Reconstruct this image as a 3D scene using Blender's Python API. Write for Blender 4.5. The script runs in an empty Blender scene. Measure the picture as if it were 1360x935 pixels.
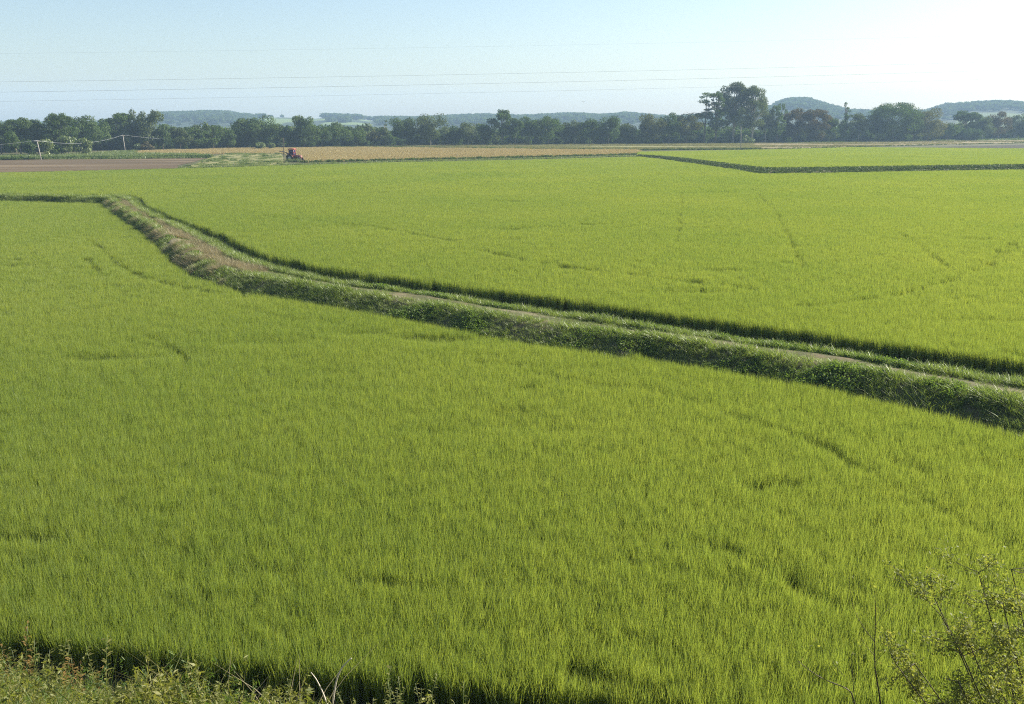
import bpy, math, random
import numpy as np
from mathutils import Vector, Matrix

R = math.radians
S = bpy.context.scene
COL = S.collection

# ------------------------------------------------------------------ camera, sky, sun, exposure
CAM_H, FPX, HOR = 9.0, 1335.0, 165.0
PITCH = math.atan((467.5 - HOR) / FPX)
cd = bpy.data.cameras.new('camera')
cd.sensor_width = 36.0
cd.lens = 36.0 * FPX / 1360.0
cd.clip_start = 0.1
cd.clip_end = 20000
cam = bpy.data.objects.new('camera', cd)
cam.location = (0, 0, CAM_H)
cam.rotation_euler = (math.pi / 2 - PITCH, 0, 0)
COL.objects.link(cam)
S.camera = cam

SUN_EL, SUN_AZ = 30.0, 64.0          # azimuth clockwise from +Y (view direction), towards +X
world = bpy.data.worlds.new('World')
S.world = world
world.use_nodes = True
wn = world.node_tree
wn.nodes.clear()
sky = wn.nodes.new('ShaderNodeTexSky')
sky.sky_type = 'NISHITA'
sky.sun_disc = False
sky.sun_elevation = R(SUN_EL)
sky.sun_rotation = R(SUN_AZ)
sky.altitude = 0
sky.air_density = 1.0
sky.dust_density = 1.0
sky.ozone_density = 1.8
bg = wn.nodes.new('ShaderNodeBackground')
bg.inputs['Strength'].default_value = 0.070
wo = wn.nodes.new('ShaderNodeOutputWorld')
wn.links.new(sky.outputs[0], bg.inputs[0])
wn.links.new(bg.outputs[0], wo.inputs[0])

sd = bpy.data.lights.new('sun', 'SUN')
sd.energy = 5.0
sd.angle = R(0.55)
sd.color = (1.0, 0.93, 0.80)
sun = bpy.data.objects.new('sun', sd)
az, el = R(SUN_AZ), R(SUN_EL)
sdir = Vector((math.sin(az) * math.cos(el), math.cos(az) * math.cos(el), math.sin(el)))
sun.rotation_euler = sdir.to_track_quat('Z', 'Y').to_euler()
COL.objects.link(sun)

S.view_settings.view_transform = 'Standard'
S.view_settings.look = 'None'
S.view_settings.exposure = 1.25
S.view_settings.gamma = 1
S.view_settings.use_curve_mapping = False
S.render.engine = 'CYCLES'
S.cycles.max_bounces = 7
S.cycles.sample_clamp_indirect = 3.0
S.cycles.diffuse_bounces = 4
S.cycles.glossy_bounces = 2
S.cycles.transmission_bounces = 4
S.cycles.transparent_max_bounces = 8
S.cycles.volume_bounces = 1
S.cycles.use_denoising = False
try:
    S.cycles.denoiser = 'OPENIMAGEDENOISE'
    S.cycles.denoising_prefilter = 'ACCURATE'
except Exception:
    pass
S.cycles.filter_width = 1.1

# ------------------------------------------------------------------ helpers
SP, CP = math.sin(PITCH), math.cos(PITCH)


def W(px, py, z=0.0):
    """world point on the level z seen at photo pixel (px, py)"""
    u = (px - 680.0) / FPX
    v = (467.5 - py) / FPX
    dz = -SP + v * CP
    dy = CP + v * SP
    t = (z - CAM_H) / dz
    return (u * t, dy * t, z)


def at_dist(px, py, y):
    """world point seen at pixel (px,py) at forward distance y"""
    u = (px - 680.0) / FPX
    v = (467.5 - py) / FPX
    t = y / (CP + v * SP)
    return (u * t, y, CAM_H + t * (-SP + v * CP))


def WL(pts, z):
    return np.array([W(a, b, z)[:2] for a, b in pts])


def tag(o, label=None, cat=None, group=None, kind=None):
    if label: o['label'] = label
    if cat: o['category'] = cat
    if group: o['group'] = group
    if kind: o['kind'] = kind
    return o


def fmesh(name, V, F, smooth=False):
    V = np.asarray(V, dtype=np.float32)
    F = np.asarray(F, dtype=np.int32)
    me = bpy.data.meshes.new(name)
    me.vertices.add(len(V))
    me.vertices.foreach_set('co', V.ravel())
    n = F.shape[1]
    me.loops.add(F.size)
    me.loops.foreach_set('vertex_index', F.ravel())
    me.polygons.add(len(F))
    me.polygons.foreach_set('loop_start', np.arange(0, F.size, n, dtype=np.int32))
    me.polygons.foreach_set('loop_total', np.full(len(F), n, dtype=np.int32))
    if smooth:
        me.polygons.foreach_set('use_smooth', np.ones(len(F), dtype=bool))
    me.update(calc_edges=True)
    me.validate()
    return me


def fattr(me, name, data):
    a = me.attributes.new(name, 'FLOAT', 'POINT')
    a.data.foreach_set('value', np.asarray(data, dtype=np.float32))


def link(name, me, mat=None, parent=None, loc=None, rotz=0.0):
    o = bpy.data.objects.new(name, me)
    COL.objects.link(o)
    if mat is not None:
        me.materials.clear()
        me.materials.append(mat)
    if parent is not None:
        o.parent = parent
    if loc is not None:
        o.location = loc
        o.rotation_euler = (0, 0, rotz)
    return o


def empty(name, loc, rotz=0.0):
    o = bpy.data.objects.new(name, None)
    o.empty_display_size = 0.3
    o.location = loc
    o.rotation_euler = (0, 0, rotz)
    COL.objects.link(o)
    return o


class MB:
    """collects quads into one mesh"""
    def __init__(s):
        s.V = []; s.F = []; s.n = 0

    def add(s, V, F):
        V = np.asarray(V, dtype=float); F = np.asarray(F, dtype=int)
        s.V.append(V); s.F.append(F + s.n); s.n += len(V)

    def box(s, c, size, M=None, taper=1.0):
        x, y, z = [q / 2 for q in size]
        P = np.array([[-x, -y, -z], [x, -y, -z], [x, y, -z], [-x, y, -z],
                      [-x * taper, -y * taper, z], [x * taper, -y * taper, z], [x * taper, y * taper, z], [-x * taper, y * taper, z]])
        if M is not None:
            P = P @ np.array(M.to_3x3()).T
        s.add(P + np.array(c), [[0, 3, 2, 1], [4, 5, 6, 7], [0, 1, 5, 4], [1, 2, 6, 5], [2, 3, 7, 6], [3, 0, 4, 7]])

    def tube(s, pts, rad, k=6):
        pts = [Vector(p) for p in pts]
        rings = []
        for i, p in enumerate(pts):
            a = pts[max(i - 1, 0)]; b = pts[min(i + 1, len(pts) - 1)]
            d = (b - a)
            d = d.normalized() if d.length > 1e-9 else Vector((0, 0, 1))
            ref = Vector((1, 0, 0)) if abs(d.x) < 0.8 else Vector((0, 1, 0))
            e1 = d.cross(ref).normalized(); e2 = d.cross(e1)
            for j in range(k):
                t = 2 * math.pi * j / k
                rings.append(p + (e1 * math.cos(t) + e2 * math.sin(t)) * rad[i])
        n = len(pts)
        V = [tuple(q) for q in rings]
        F = []
        for i in range(n - 1):
            for j in range(k):
                j2 = (j + 1) % k
                F.append([i * k + j, i * k + j2, (i + 1) * k + j2, (i + 1) * k + j])
        V.append(tuple(pts[0])); V.append(tuple(pts[-1]))
        for j in range(0, k, 1):
            j2 = (j + 1) % k
            # caps as thin quads (centre, a, mid, b)
            F.append([n * k, j2, j, n * k]); F.append([n * k + 1, (n - 1) * k + j, (n - 1) * k + j2, n * k + 1])
        Fq = [f for f in F if len(set(f)) == 4]
        ft = [f for f in F if len(set(f)) == 3]
        # make the caps quads by pairs
        if k % 2 == 0:
            for j in range(0, k, 2):
                Fq.append([n * k, (j + 2) % k, j + 1, j])
                Fq.append([n * k + 1, (n - 1) * k + j, (n - 1) * k + j + 1, (n - 1) * k + (j + 2) % k])
        s.add(V, Fq)

    def build(s, name, mat, parent=None, smooth=False, loc=None):
        me = fmesh(name, np.concatenate(s.V), np.concatenate(s.F), smooth)
        return link(name, me, mat, parent, loc)


def hash2(ix, iy, seed=0):
    h = (ix.astype(np.int64) * 374761393 + iy.astype(np.int64) * 668265263 + seed * 1442695041) & 0xFFFFFFFF
    h = ((h ^ (h >> 13)) * 1274126177) & 0xFFFFFFFF
    h = h ^ (h >> 16)
    return (h & 0xFFFFFF) / float(0xFFFFFF)


def vnoise(x, y, scale, seed=0):
    x = np.asarray(x) / scale; y = np.asarray(y) / scale
    ix = np.floor(x); iy = np.floor(y)
    fx = x - ix; fy = y - iy
    fx = fx * fx * (3 - 2 * fx); fy = fy * fy * (3 - 2 * fy)
    a = hash2(ix, iy, seed); b = hash2(ix + 1, iy, seed)
    c = hash2(ix, iy + 1, seed); d = hash2(ix + 1, iy + 1, seed)
    return (a * (1 - fx) + b * fx) * (1 - fy) + (c * (1 - fx) + d * fx) * fy


def in_poly(P, poly):
    x, y = P[:, 0], P[:, 1]
    res = np.zeros(len(P), bool)
    n = len(poly)
    for i in range(n):
        x1, y1 = poly[i]; x2, y2 = poly[(i + 1) % n]
        if y1 == y2: continue
        c = ((y1 > y) != (y2 > y)) & (x < (x2 - x1) * (y - y1) / (y2 - y1) + x1)
        res ^= c
    return res


def dist_poly(P, line):
    best = np.full(len(P), 1e9)
    for i in range(len(line) - 1):
        a = line[i]; b = line[i + 1]
        ab = b - a
        L = (ab ** 2).sum() + 1e-9
        t = np.clip(((P - a) @ ab) / L, 0, 1)
        q = a + t[:, None] * ab
        d = np.hypot(P[:, 0] - q[:, 0], P[:, 1] - q[:, 1])
        best = np.minimum(best, d)
    return best


def resample(line, n):
    line = np.asarray(line, float)
    seg = np.hypot(*(line[1:] - line[:-1]).T)
    s = np.concatenate([[0], np.cumsum(seg)])
    t = np.linspace(0, s[-1], n)
    return np.stack([np.interp(t, s, line[:, k]) for k in range(line.shape[1])], 1)


def grid_pts(poly, d, rng, jit=0.5):
    lo = poly.min(0); hi = poly.max(0)
    xs = np.arange(lo[0], hi[0], d); ys = np.arange(lo[1], hi[1], d)
    X, Y = np.meshgrid(xs, ys)
    X = X + (np.arange(len(ys)) % 2)[:, None] * d * 0.5
    P = np.stack([X.ravel(), Y.ravel()], 1)
    P += rng.uniform(-jit, jit, P.shape) * d
    P = P[np.abs(P[:, 0]) < 0.535 * P[:, 1] + 5.0]
    return P[in_poly(P, poly)]


# ------------------------------------------------------------------ materials
def newmat(name):
    m = bpy.data.materials.new(name)
    m.use_nodes = True
    m.node_tree.nodes.clear()
    return m, m.node_tree.nodes, m.node_tree.links


def leaf_mat(name, c1, c2, trans=0.45, tcol=None, var=0.35, nscale=0.15, gloss=0.06, rough=0.45, attr=None):
    """leaf: diffuse + translucent + a little gloss; colour varies by plant and by place"""
    m, N, L = newmat(name)
    tcol = tcol or (1.7, 1.9, 0.7)
    oi = N.new('ShaderNodeObjectInfo')
    geo = N.new('ShaderNodeNewGeometry')
    no = N.new('ShaderNodeTexNoise'); no.inputs['Scale'].default_value = nscale; no.inputs['Detail'].default_value = 3
    L.new(geo.outputs['Position'], no.inputs['Vector'])
    at = N.new('ShaderNodeAttribute'); at.attribute_name = 'v'
    a1 = N.new('ShaderNodeMath'); a1.operation = 'MULTIPLY_ADD'
    L.new(oi.outputs['Random'], a1.inputs[0]); a1.inputs[1].default_value = 0.35
    L.new(no.outputs['Fac'], a1.inputs[2])
    a2 = N.new('ShaderNodeMath'); a2.operation = 'MULTIPLY_ADD'
    L.new(at.outputs['Fac'], a2.inputs[0]); a2.inputs[1].default_value = 0.5
    L.new(a1.outputs[0], a2.inputs[2])
    mr = N.new('ShaderNodeMapRange'); mr.inputs['From Min'].default_value = 0.45; mr.inputs['From Max'].default_value = 1.35
    L.new(a2.outputs[0], mr.inputs['Value'])
    mx = N.new('ShaderNodeMix'); mx.data_type = 'RGBA'
    mx.inputs['A'].default_value = (*c1, 1); mx.inputs['B'].default_value = (*c2, 1)
    L.new(mr.outputs[0], mx.inputs['Factor'])
    df = N.new('ShaderNodeBsdfDiffuse'); L.new(mx.outputs['Result'], df.inputs['Color'])
    tm = N.new('ShaderNodeMix'); tm.data_type = 'RGBA'; tm.blend_type = 'MULTIPLY'; tm.inputs['Factor'].default_value = 1
    tm.clamp_result = False
    tm.inputs['B'].default_value = (*tcol, 1)
    L.new(mx.outputs['Result'], tm.inputs['A'])
    tr = N.new('ShaderNodeBsdfTranslucent'); L.new(tm.outputs['Result'], tr.inputs['Color'])
    ms = N.new('ShaderNodeMixShader'); ms.inputs[0].default_value = trans
    L.new(df.outputs[0], ms.inputs[1]); L.new(tr.outputs[0], ms.inputs[2])
    gl = N.new('ShaderNodeBsdfGlossy'); gl.inputs['Roughness'].default_value = rough
    gl.inputs['Color'].default_value = (0.8, 0.85, 0.75, 1)
    mg = N.new('ShaderNodeMixShader'); mg.inputs[0].default_value = gloss
    L.new(ms.outputs[0], mg.inputs[1]); L.new(gl.outputs[0], mg.inputs[2])
    out = N.new('ShaderNodeOutputMaterial'); L.new(mg.outputs[0], out.inputs[0])
    return m


def ground_mat(name, cols, scale=0.3, detail=6, bump=0.3, bscale=3.0, rough=0.95, stretch=(1, 1, 1), attr=None, acol=None, rot=0.0):
    m, N, L = newmat(name)
    geo = N.new('ShaderNodeNewGeometry')
    mp = N.new('ShaderNodeMapping'); mp.inputs['Scale'].default_value = stretch
    mp.inputs['Rotation'].default_value = (0, 0, rot)
    L.new(geo.outputs['Position'], mp.inputs['Vector'])
    no = N.new('ShaderNodeTexNoise'); no.inputs['Scale'].default_value = scale; no.inputs['Detail'].default_value = detail
    no.inputs['Roughness'].default_value = 0.65
    L.new(mp.outputs[0], no.inputs['Vector'])
    cr = N.new('ShaderNodeValToRGB')
    el_ = cr.color_ramp.elements
    n = len(cols)
    el_[0].position = 0.33; el_[0].color = (*cols[0], 1)
    el_[1].position = 0.67; el_[1].color = (*cols[-1], 1)
    for i in range(1, n - 1):
        e = el_.new(0.33 + 0.34 * i / (n - 1)); e.color = (*cols[i], 1)
    L.new(no.outputs['Fac'], cr.inputs[0])
    colout = cr.outputs[0]
    if attr:
        at = N.new('ShaderNodeAttribute'); at.attribute_name = attr
        mx = N.new('ShaderNodeMix'); mx.data_type = 'RGBA'
        n3 = N.new('ShaderNodeTexNoise'); n3.inputs['Scale'].default_value = 2.0; n3.inputs['Detail'].default_value = 4
        L.new(geo.outputs['Position'], n3.inputs['Vector'])
        mm = N.new('ShaderNodeMath'); mm.operation = 'MULTIPLY_ADD'; mm.use_clamp = True
        L.new(n3.outputs['Fac'], mm.inputs[0]); mm.inputs[1].default_value = 0.8; mm.inputs[2].default_value = 0.4
        m2 = N.new('ShaderNodeMath'); m2.operation = 'MULTIPLY'; m2.use_clamp = True
        L.new(at.outputs['Fac'], m2.inputs[0]); L.new(mm.outputs[0], m2.inputs[1])
        L.new(m2.outputs[0], mx.inputs['Factor'])
        L.new(colout, mx.inputs['A']); mx.inputs['B'].default_value = (*acol, 1)
        colout = mx.outputs['Result']
    bs = N.new('ShaderNodeBsdfPrincipled'); bs.inputs['Roughness'].default_value = rough
    bs.inputs['Specular IOR Level'].default_value = 0.15
    L.new(colout, bs.inputs['Base Color'])
    n2 = N.new('ShaderNodeTexNoise'); n2.inputs['Scale'].default_value = bscale; n2.inputs['Detail'].default_value = 5
    L.new(mp.outputs[0], n2.inputs['Vector'])
    bp = N.new('ShaderNodeBump'); bp.inputs['Strength'].default_value = bump; bp.inputs['Distance'].default_value = 0.3
    L.new(n2.outputs['Fac'], bp.inputs['Height']); L.new(bp.outputs[0], bs.inputs['Normal'])
    out = N.new('ShaderNodeOutputMaterial'); L.new(bs.outputs[0], out.inputs[0])
    return m


def plain_mat(name, col, rough=0.6, metal=0.0, nscale=4.0, amt=0.35, alpha=None):
    m, N, L = newmat(name)
    tc = N.new('ShaderNodeTexCoord')
    no = N.new('ShaderNodeTexNoise'); no.inputs['Scale'].default_value = nscale; no.inputs['Detail'].default_value = 5
    L.new(tc.outputs['Object'], no.inputs['Vector'])
    mx = N.new('ShaderNodeMix'); mx.data_type = 'RGBA'
    mx.inputs['A'].default_value = (*[c * (1 - amt) for c in col], 1)
    mx.inputs['B'].default_value = (*[min(1, c * (1 + amt)) for c in col], 1)
    L.new(no.outputs['Fac'], mx.inputs['Factor'])
    bs = N.new('ShaderNodeBsdfPrincipled')
    bs.inputs['Roughness'].default_value = rough; bs.inputs['Metallic'].default_value = metal
    L.new(mx.outputs['Result'], bs.inputs['Base Color'])
    out = N.new('ShaderNodeOutputMaterial'); L.new(bs.outputs[0], out.inputs[0])
    return m


M_rice = leaf_mat('rice_leaf', (0.140, 0.208, 0.044), (0.226, 0.272, 0.062), trans=0.46, tcol=(1.75, 1.65, 0.85), nscale=0.05, gloss=0.03)
M_grass = leaf_mat('verge_grass_leaf', (0.118, 0.155, 0.040), (0.205, 0.235, 0.072), trans=0.42, tcol=(1.6, 1.8, 0.8), nscale=0.5)
M_weed = leaf_mat('broad_weed_leaf', (0.090, 0.140, 0.036), (0.160, 0.210, 0.062), trans=0.38, tcol=(1.6, 1.8, 0.7), nscale=0.8, gloss=0.025, rough=0.6)
M_dry = leaf_mat('dry_grass_blade', (0.235, 0.200, 0.110), (0.36, 0.315, 0.19), trans=0.35, tcol=(1.2, 1.15, 0.9), nscale=0.6, gloss=0.03)
M_gold = leaf_mat('ripe_crop_blade', (0.30, 0.25, 0.115), (0.40, 0.335, 0.165), trans=0.30, tcol=(1.2, 1.1, 0.8), nscale=0.03, gloss=0.02)
M_olive = leaf_mat('olive_pasture_blade', (0.15, 0.15, 0.060), (0.23, 0.21, 0.090), trans=0.30, tcol=(1.3, 1.3, 0.8), nscale=0.02, gloss=0.02)
M_tree = leaf_mat('tree_leaf', (0.034, 0.060, 0.016), (0.082, 0.122, 0.030), trans=0.32, tcol=(1.6, 1.8, 0.8), nscale=0.12, gloss=0.015, rough=0.7)
M_tree_y = leaf_mat('yellowing_tree_leaf', (0.060, 0.075, 0.020), (0.125, 0.120, 0.038), trans=0.35, tcol=(1.6, 1.6, 0.8), nscale=0.12, gloss=0.015, rough=0.7)
M_tree_g = leaf_mat('grey_green_tree_leaf', (0.055, 0.078, 0.028), (0.110, 0.135, 0.050), trans=0.30, tcol=(1.5, 1.6, 0.9), nscale=0.12, gloss=0.015, rough=0.7)
M_tree_b = leaf_mat('brownish_tree_leaf', (0.055, 0.055, 0.020), (0.120, 0.095, 0.038), trans=0.30, tcol=(1.5, 1.3, 0.8), nscale=0.12, gloss=0.015, rough=0.7)
M_bush_l = leaf_mat('pale_bush_leaf', (0.080, 0.115, 0.035), (0.150, 0.180, 0.060), trans=0.40, tcol=(1.6, 1.7, 0.8), nscale=0.2, gloss=0.05)
M_fgweed = leaf_mat('foreground_weed_leaf', (0.100, 0.125, 0.026), (0.250, 0.235, 0.075), trans=0.42, tcol=(1.5, 1.6, 0.7), nscale=1.2, gloss=0.03, rough=0.6)
M_fggreen = leaf_mat('foreground_green_leaf', (0.055, 0.095, 0.022), (0.120, 0.165, 0.040), trans=0.40, tcol=(1.5, 1.7, 0.7), nscale=1.2, gloss=0.03, rough=0.6)
M_rusty = leaf_mat('rusty_weed_leaf', (0.150, 0.110, 0.030), (0.300, 0.190, 0.070), trans=0.40, tcol=(1.5, 1.3, 0.8), nscale=1.5, gloss=0.02)
M_shrub = leaf_mat('shrub_leaf', (0.130, 0.170, 0.034), (0.270, 0.265, 0.080), trans=0.5, tcol=(1.5, 1.5, 0.7), nscale=2.0, gloss=0.03, rough=0.6)
M_ridge = leaf_mat('ridge_weed_leaf', (0.040, 0.065, 0.022), (0.090, 0.120, 0.040), trans=0.30, tcol=(1.5, 1.6, 0.8), nscale=0.25, gloss=0.03)
M_bark = plain_mat('bark', (0.16, 0.13, 0.10), 0.9, nscale=3)
M_pale_bark = plain_mat('pale_bark', (0.38, 0.34, 0.28), 0.85, nscale=2)
M_twig = plain_mat('twig_bark', (0.085, 0.065, 0.045), 0.8, nscale=9)
M_drystem = plain_mat('bleached_stem', (0.62, 0.55, 0.45), 0.7, nscale=9, amt=0.2)
M_pole = plain_mat('weathered_pole_wood', (0.42, 0.38, 0.33), 0.85, nscale=3)
M_darkpole = plain_mat('dark_pole_wood', (0.11, 0.09, 0.075), 0.85, nscale=3)
M_wire = plain_mat('wire_metal', (0.45, 0.47, 0.50), 0.6, metal=0.2)
M_ceramic = plain_mat('insulator_ceramic', (0.5, 0.45, 0.40), 0.3)

M_ground = ground_mat('field_soil', [(0.055, 0.060, 0.025), (0.095, 0.095, 0.040), (0.14, 0.13, 0.06)], 0.02, bscale=0.3)
M_mud = ground_mat('paddy_mud', [(0.030, 0.028, 0.016), (0.055, 0.048, 0.026)], 0.6, bscale=3)
M_levee = ground_mat('levee_earth', [(0.050, 0.060, 0.022), (0.085, 0.085, 0.035), (0.15, 0.115, 0.07)], 0.8, bscale=4, attr='track', acol=(0.23, 0.205, 0.125))
M_plough = ground_mat('ploughed_soil', [(0.070, 0.050, 0.027), (0.115, 0.083, 0.047), (0.19, 0.143, 0.085)], 0.16, bscale=0.7, bump=0.9, stretch=(0.10, 1, 1), rot=0.10)
M_stub = ground_mat('stubble_soil', [(0.17, 0.165, 0.065), (0.23, 0.215, 0.09), (0.14, 0.165, 0.05)], 0.2, bscale=1.0)
M_goldsoil = ground_mat('golden_field_soil', [(0.28, 0.20, 0.10), (0.35, 0.26, 0.14)], 0.05, bscale=1.0, stretch=(0.3, 1, 1))
M_brown = ground_mat('fallow_soil', [(0.17, 0.145, 0.07), (0.25, 0.20, 0.10)], 0.05, bscale=1.0, stretch=(0.2, 1, 1))
M_bank = ground_mat('bank_earth', [(0.035, 0.040, 0.018), (0.07, 0.065, 0.03)], 1.5, bscale=6)
M_hill = ground_mat('hill_cover', [(0.026, 0.040, 0.020), (0.036, 0.052, 0.024), (0.055, 0.070, 0.030)], 0.008, bscale=0.05, attr='field', acol=(0.17, 0.23, 0.075))


# ------------------------------------------------------------------ plant meshes
def blades(n, rng, rad, h, hsd, lean, width, curve=0.35, roots=None, seg=3):
    """n tapering blades; returns V,F,v(attribute)"""
    if roots is None:
        a = rng.uniform(0, 2 * math.pi, n); r = rad * np.sqrt(rng.uniform(0, 1, n))
        roots = np.stack([r * np.cos(a), r * np.sin(a)], 1)
    H = np.clip(rng.normal(h, hsd, n), h * 0.4, h * 1.5)
    az_ = rng.uniform(0, 2 * math.pi, n)
    ln = np.abs(rng.normal(lean, lean * 0.5, n))
    cv = np.abs(rng.normal(curve, curve * 0.5, n))
    face = rng.uniform(0, math.pi, n)
    wd = width * rng.uniform(0.7, 1.25, n)
    prof = {3: [0.75, 1.0, 0.75, 0.06], 2: [0.8, 1.0, 0.06]}[seg]
    V = np.zeros((n, (seg + 1) * 2, 3))
    for k in range(seg + 1):
        t = k / seg
        off = H * (math.tan(0) + ln * t + cv * t * t)
        cx = roots[:, 0] + np.cos(az_) * off
        cy = roots[:, 1] + np.sin(az_) * off
        cz = H * t * (1 - 0.25 * cv * t)
        w = wd * prof[k] * 0.5
        V[:, 2 * k] = np.stack([cx - np.cos(face) * w, cy - np.sin(face) * w, cz], 1)
        V[:, 2 * k + 1] = np.stack([cx + np.cos(face) * w, cy + np.sin(face) * w, cz], 1)
    F = []
    base = np.arange(n) * (seg + 1) * 2
    for k in range(seg):
        F.append(np.stack([base + 2 * k, base + 2 * k + 1, base + 2 * k + 3, base + 2 * k + 2], 1))
    va = np.repeat(rng.uniform(0, 1, n), (seg + 1) * 2)
    return V.reshape(-1, 3), np.concatenate(F), va


def quads_cloud(P, size, rng, nrm=None, bias=0.0, asp=0.6):
    """one randomly turned leaf quad per point"""
    n = len(P)
    d = rng.normal(size=(n, 3))
    if nrm is not None:
        d = d / np.linalg.norm(d, axis=1)[:, None] + bias * nrm
    d /= np.linalg.norm(d, axis=1)[:, None] + 1e-9
    r = rng.normal(size=(n, 3))
    e1 = np.cross(d, r); e1 /= np.linalg.norm(e1, axis=1)[:, None] + 1e-9
    e2 = np.cross(d, e1)
    s = (size * rng.uniform(0.6, 1.35, n))[:, None]
    a = e1 * s * 0.5; b = e2 * s * 0.5 * asp
    # pointed leaf shape: narrow ends
    V = np.stack([P - a, P - b + a * 0.1, P + a, P + b + a * 0.1], 1).reshape(-1, 3)
    F = (np.arange(n) * 4)[:, None] + np.arange(4)[None]
    return V, F, np.repeat(rng.uniform(0, 1, n), 4)


def mesh_v(name, V, F, va, mat=None):
    me = fmesh(name, V, F)
    fattr(me, 'v', va)
    if mat: me.materials.append(mat)
    return me


def protos(name, meshes):
    c = bpy.data.collections.new(name)
    for i, me in enumerate(meshes):
        c.objects.link(bpy.data.objects.new('%s_%02d' % (name, i), me))
    return c


def scatter(name, P, coll, nprot, scl, rng, tilt=0.0, kind='stuff', label=None, cat=None, rotz=None):
    n = len(P)
    me = bpy.data.meshes.new(name)
    me.vertices.add(n)
    me.vertices.foreach_set('co', np.asarray(P, np.float32).ravel())
    rot = np.zeros((n, 3), np.float32)
    rot[:, 2] = rng.uniform(0, 2 * math.pi, n) if rotz is None else rotz
    if tilt:
        rot[:, 0] = rng.normal(0, tilt, n); rot[:, 1] = rng.normal(0, tilt, n)
    a = me.attributes.new('rot', 'FLOAT_VECTOR', 'POINT'); a.data.foreach_set('vector', rot.ravel())
    a = me.attributes.new('scl', 'FLOAT_VECTOR', 'POINT'); a.data.foreach_set('vector', np.asarray(scl, np.float32).ravel())
    a = me.attributes.new('idx', 'INT', 'POINT'); a.data.foreach_set('value', rng.integers(0, nprot, n).astype(np.int32))
    o = bpy.data.objects.new(name, me)
    COL.objects.link(o)
    g = bpy.data.node_groups.new(name + '_nodes', 'GeometryNodeTree')
    g.interface.new_socket('Geometry', in_out='INPUT', socket_type='NodeSocketGeometry')
    g.interface.new_socket('Geometry', in_out='OUTPUT', socket_type='NodeSocketGeometry')
    gi = g.nodes.new('NodeGroupInput'); go = g.nodes.new('NodeGroupOutput')
    ci = g.nodes.new('GeometryNodeCollectionInfo')
    ci.inputs['Collection'].default_value = coll
    ci.inputs['Separate Children'].default_value = True
    ci.inputs['Reset Children'].default_value = True
    ip = g.nodes.new('GeometryNodeInstanceOnPoints')
    ip.inputs['Pick Instance'].default_value = True
    def na(nm, ty):
        q = g.nodes.new('GeometryNodeInputNamedAttribute'); q.data_type = ty; q.inputs['Name'].default_value = nm
        return q.outputs['Attribute']
    er = g.nodes.new('FunctionNodeEulerToRotation')
    g.links.new(na('rot', 'FLOAT_VECTOR'), er.inputs[0])
    g.links.new(gi.outputs[0], ip.inputs['Points'])
    g.links.new(ci.outputs[0], ip.inputs['Instance'])
    g.links.new(na('idx', 'INT'), ip.inputs['Instance Index'])
    g.links.new(er.outputs[0], ip.inputs['Rotation'])
    g.links.new(na('scl', 'FLOAT_VECTOR'), ip.inputs['Scale'])
    g.links.new(ip.outputs[0], go.inputs[0])
    md = o.modifiers.new('scatter', 'NODES'); md.node_group = g
    tag(o, label, cat, None, kind)
    return o


def sheet(name, poly, z, mat, kind='structure'):
    """flat ground patch from a polygon (triangulated by Blender)"""
    me = bpy.data.meshes.new(name)
    me.from_pydata([(p[0], p[1], z) for p in poly], [], [list(range(len(poly)))])
    me.update()
    if me.polygons[0].normal.z < 0: me.flip_normals()
    o = link(name, me, mat)
    tag(o, None, None, None, kind)
    return o


rng = np.random.default_rng(7)

# ------------------------------------------------------------------ ground outlines (photo pixels of crop tops / edges)
RT = 0.74   # rice top height
ZN = -0.50  # the near paddy lies half a metre lower than the far one
RTN = ZN + RT
nearL = [(-160, 264), (0, 266), (60, 267), (132, 270), (146, 281), (165, 294), (190, 311), (208, 330), (225, 347), (255, 367), (300, 379), (350, 390), (430, 405), (500, 416),
         (600, 435), (700, 453), (790, 466), (820, 474), (845, 471), (900, 481), (1000, 498), (1100, 515), (1200, 536), (1280, 555), (1360, 577), (1440, 602), (1560, 645)]
nearB = [(-300, 818), (0, 834), (60, 838), (130, 846), (200, 855), (300, 868), (420, 878), (560, 890), (700, 903), (800, 911), (900, 924), (1000, 938), (1360, 985), (1560, 1010)]
farL = [(-160, 255), (0, 256), (100, 257.5), (178, 257.5), (192, 263), (196, 271), (230, 285), (300, 310), (350, 333), (400, 345), (450, 355), (500, 362), (600, 374), (700, 388),
        (800, 401), (923, 418), (1000, 428), (1080, 438), (1212, 457), (1300, 468), (1360, 476), (1440, 488), (1560, 508)]
farT = [(-160, 231), (0, 229), (250, 223.5), (380, 219.5), (500, 216), (700, 212), (850, 208), (880, 211.5), (950, 221), (1010, 230.5), (1100, 229.5), (1200, 227.5), (1360, 225), (1500, 223)]
f2B = [(848, 204.5), (900, 208), (950, 214), (1018, 221.5), (1100, 220.5), (1200, 219), (1360, 217), (1500, 215.5)]
f2T = [(848, 201.5), (900, 200.5), (1020, 198.5), (1130, 195.5), (1200, 193.5), (1360, 190), (1500, 187)]

NL = WL(nearL, RTN); NB = WL(nearB, RTN); FL = WL(farL, RT); FT = WL(farT, RT); F2B = WL(f2B, RT); F2T = WL(f2T, RT)
near_poly = np.concatenate([NL, NB[::-1]])
far_poly = np.concatenate([FT, FL[::-1]])
f2_poly = np.concatenate([F2T, F2B[::-1]])

# base ground to the horizon, with the near embankment on which the camera stands
TOE = [(-40, 21), (-8.6, 15.1), (-6, 14.6), (-3, 14.0), (0, 13.3), (3, 12.6), (40, 6.5)]
toe_x = np.array([t[0] for t in TOE]); toe_y = np.array([t[1] for t in TOE])


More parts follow.
